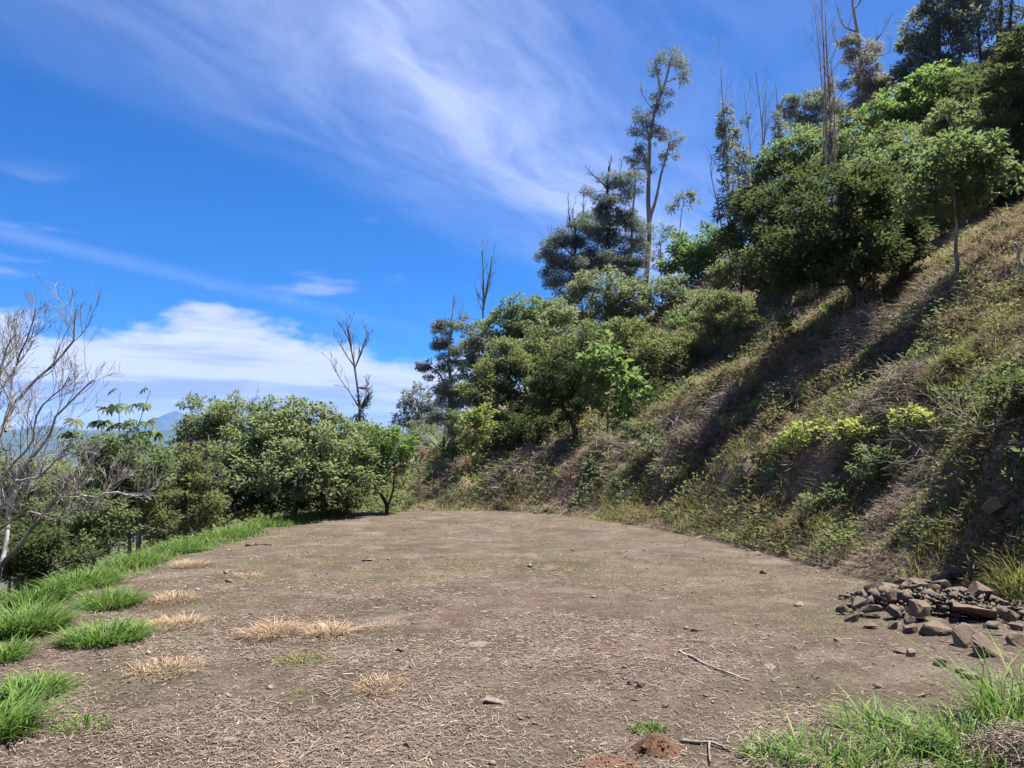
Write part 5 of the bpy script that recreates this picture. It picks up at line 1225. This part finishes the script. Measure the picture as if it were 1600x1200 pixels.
loose = [(959, 1030, 12, 10, 'small cubic stone left of the curved stick'), (1001, 1076, 18, 15, 'dark sided stone below the curved stick'), (984, 1070, 10, 9, 'pale pebble touching the dark sided stone'),
 (1193, 999, 24, 10, 'dark flat stone above the curved stick'), (1312, 1004, 15, 13, 'reddish square stone near the stone heap'), (1275, 1062, 14, 9, 'tan stone right of the curved stick'),
 (1426, 1026, 18, 16, 'pale squarish stone in front of the heap, right of a pair'), (1409, 1022, 22, 12, 'dark hollow stone in front of the heap, left of a pair'), (1470, 1042, 22, 17, 'dark pointed stone in front of the largest block'),
 (1522, 1062, 30, 12, 'pale sliver stone before the tallest grass tuft'), (1503, 1052, 18, 11, 'brown stone beside the pale sliver'), (1372, 1076, 16, 9, 'dark crumb of stone in the right foreground'),
 (1326, 1110, 18, 12, 'brown stone at the inner edge of the foreground grass'), (1441, 1090, 15, 9, 'tan chip amid sparse grass at right'), (1041, 1106, 14, 8, 'black stone above the red soil mound'),
 (353, 897, 12, 7, 'pale stone beside the small faint dry tuft'), (356, 911, 14, 8, 'rounded pale stone below the small faint dry tuft'), (580, 876, 30, 7, 'pale flat stone sunk in the soil of the far terrace'),
 (746, 1010, 34, 10, 'grey flat stone sunk in the middle of the terrace'), (772, 1100, 46, 20, 'largest flat stone sunk in the centre foreground'), (622, 1020, 18, 9, 'dark earthy clod in the centre of the terrace'),
 (356, 1160, 26, 12, 'flat grey stone in the straw at lower left'), (376, 1131, 12, 7, 'tiny white stone in the straw at lower left'), (1086, 988, 14, 6, 'whitish flake between the centre and the curved stick'),
 (1194, 897, 14, 9, 'pale stone near the toe of the bank'), (1205, 1045, 20, 8, 'low grey stone right of the curved stick end'), (1250, 948, 18, 8, 'brown stone left of the heap tip'),
 (390, 1032, 14, 9, 'white stone left of the olive weed patch'), (642, 1044, 8, 6, 'tiny pale pebble at the centre of the terrace'), (700, 1100, 12, 6, 'white pebble left of the largest flat stone'),
 (870, 1036, 12, 6, 'dark chip in the middle of the terrace'), (916, 1043, 9, 4, 'lilac white fragment in the middle of the terrace'), (993, 1096, 14, 6, 'tan flake above the red soil mound'),
 (1180, 868, 24, 8, 'dark clod on the terrace rim below the bank'), (1215, 855, 20, 8, 'long dark stone on the terrace rim below the bank'), (1105, 800, 14, 12, 'pale stone lodged on the far toe of the bank'), (838, 803, 12, 6, 'white stone at the far rim of the terrace'),
 (640, 1170, 20, 10, 'brown clod in the straw near the bottom'), (1248, 1014, 12, 8, 'small tan stone left of the reddish square stone'), (1345, 962, 16, 8, 'stone just off the left tip of the heap')]
for i, (px, py, w, h, lb) in enumerate(loose):
    flat = 0.5 if 'flat' in lb or 'sunk' in lb else None
    stone(lb, px, py, w, h, 600 + i, 'loose' if not any(s in lb for s in ('dark', 'black', 'clod')) else 'pile', flat, .12, .34 if flat is None else .42, LSN)
for i, (px, py, w, h, lb) in enumerate(((1475, 690, 34, 26, 'rough stone jutting from the cut soil face'), (1178, 745, 36, 36, 'dark boulder bedded in the recess of the bank'), (1272, 745, 12, 9, 'pale stone bedded in the bank in the middle'), (1300, 775, 60, 44, 'earthy boulder bedded in the lower bank'), (1570, 800, 60, 30, 'shaded boulder bedded in the bank at the right edge'))):
    stone(lb, px, py, w, h, 700 + i, 'pile', None, .2, .45, 'stones bedded in the bank')

def soil_mound(label, px, py, w, h, seed, name='soil_mound'):
    rng = rng_of(seed); p = hit(px, py); s = p[1] / 1200; R = w * s / 2; n = 46
    m, k, o = new_mat('red_soil'); g = k.n('ShaderNodeNewGeometry').outputs['Position']; nz = k.noise(g, 70, 6, .7)
    principled(k, o, k.mix(k.smooth(nz, .35, .65), (0.072, 0.040, 0.026), (0.150, 0.086, 0.056)), .95, .1, nz, .9, .01)
    r = np.linspace(0, 1, 16)[:, None] * np.ones((1, n)); a = np.linspace(0, 6.283, n, endpoint=False)[None] * np.ones((16, 1))
    rad = R * (1 + .8 * (fbm(np.cos(a) * 2.6 + seed, np.sin(a) * 2.6, seed, 4) - .5))
    x = r * rad * np.cos(a); y = r * rad * np.sin(a) * .9
    z = h * s * (1 - r ** 2) ** 1.3 * 1.2 + (fbm(x * 26 + seed, y * 26, seed + 1, 4) - .5) * .055 * (h / 26) * (1 - r ** 3) - .012 * r
    z = z + H(p[0] + x, p[1] + y) - p[2]
    i = np.arange(16 * n).reshape(16, n); j = np.roll(i, -1, 1); q = np.stack([i[:-1], i[1:], j[1:], j[:-1]], -1).reshape(-1, 4)
    o = link(name, mk_mesh(name, np.stack([x, y, z], -1).reshape(-1, 3), [q[:, ::-1]], smooth=True, mat=m), None, p); tag(o, label, 'soil mound')
    nc = 260; aa = rng.uniform(0, 6.28, nc); rr = R * np.abs(rng.normal(.75, .45, nc)); cx = rr * np.cos(aa); cy = rr * np.sin(aa) * .9; cz = H(p[0] + cx, p[1] + cy) - p[2] + h * s * 1.1 * np.clip(1 - (rr / R) ** 2, 0, 1) ** 1.3
    oc = np.array([(1, 0, 0), (0, 1, 0), (-1, 0, 0), (0, -1, 0), (0, 0, .8), (0, 0, -.6)], float); J = oc[None] * rng.uniform(.5, 1.3, (nc, 6, 1)) * (rng.gamma(1.5, .0022, nc) + .0015)[:, None, None]
    T = np.array([(0, 1, 4), (1, 2, 4), (2, 3, 4), (3, 0, 4), (1, 0, 5), (2, 1, 5), (3, 2, 5), (0, 3, 5)])
    cr = link('crumbs', mk_mesh('soil_crumbs', (np.stack([cx, cy, cz], -1)[:, None] + J).reshape(-1, 3), [(np.arange(nc)[:, None, None] * 6 + T[None]).reshape(-1, 3)], mat=m), o); cr['kind'] = 'stuff'
soil_mound('small red soil mound near the bottom edge beside the broken stick', 1027, 1172, 76, 20, 11)
soil_mound('flattened red soil spill left of the small mound', 955, 1192, 130, 4, 12)

# ================================================================== air
def haze():
    x0, x1, y0, y1, z0, z1 = -9200, 9500, -80, 11500, -190, 640
    V = np.array([(x, y, z) for z in (z0, z1) for y in (y0, y1) for x in (x0, x1)], float)
    F = np.array([(0, 2, 3, 1), (4, 5, 7, 6), (0, 1, 5, 4), (2, 6, 7, 3), (0, 4, 6, 2), (1, 3, 7, 5)])
    m, k, o = new_mat('haze_air'); v = k.n('ShaderNodeVolumePrincipled'); v.inputs['Color'].default_value = (0.24, 0.46, 1.0, 1); v.inputs['Density'].default_value = 0.00007; v.inputs['Anisotropy'].default_value = 0.0
    k.put(o.inputs['Volume'], v.outputs[0])
    tag(link('haze', mk_mesh('haze', V, [F], mat=m)), 'thin blue haze over the valley', 'haze', kind='stuff')
haze()
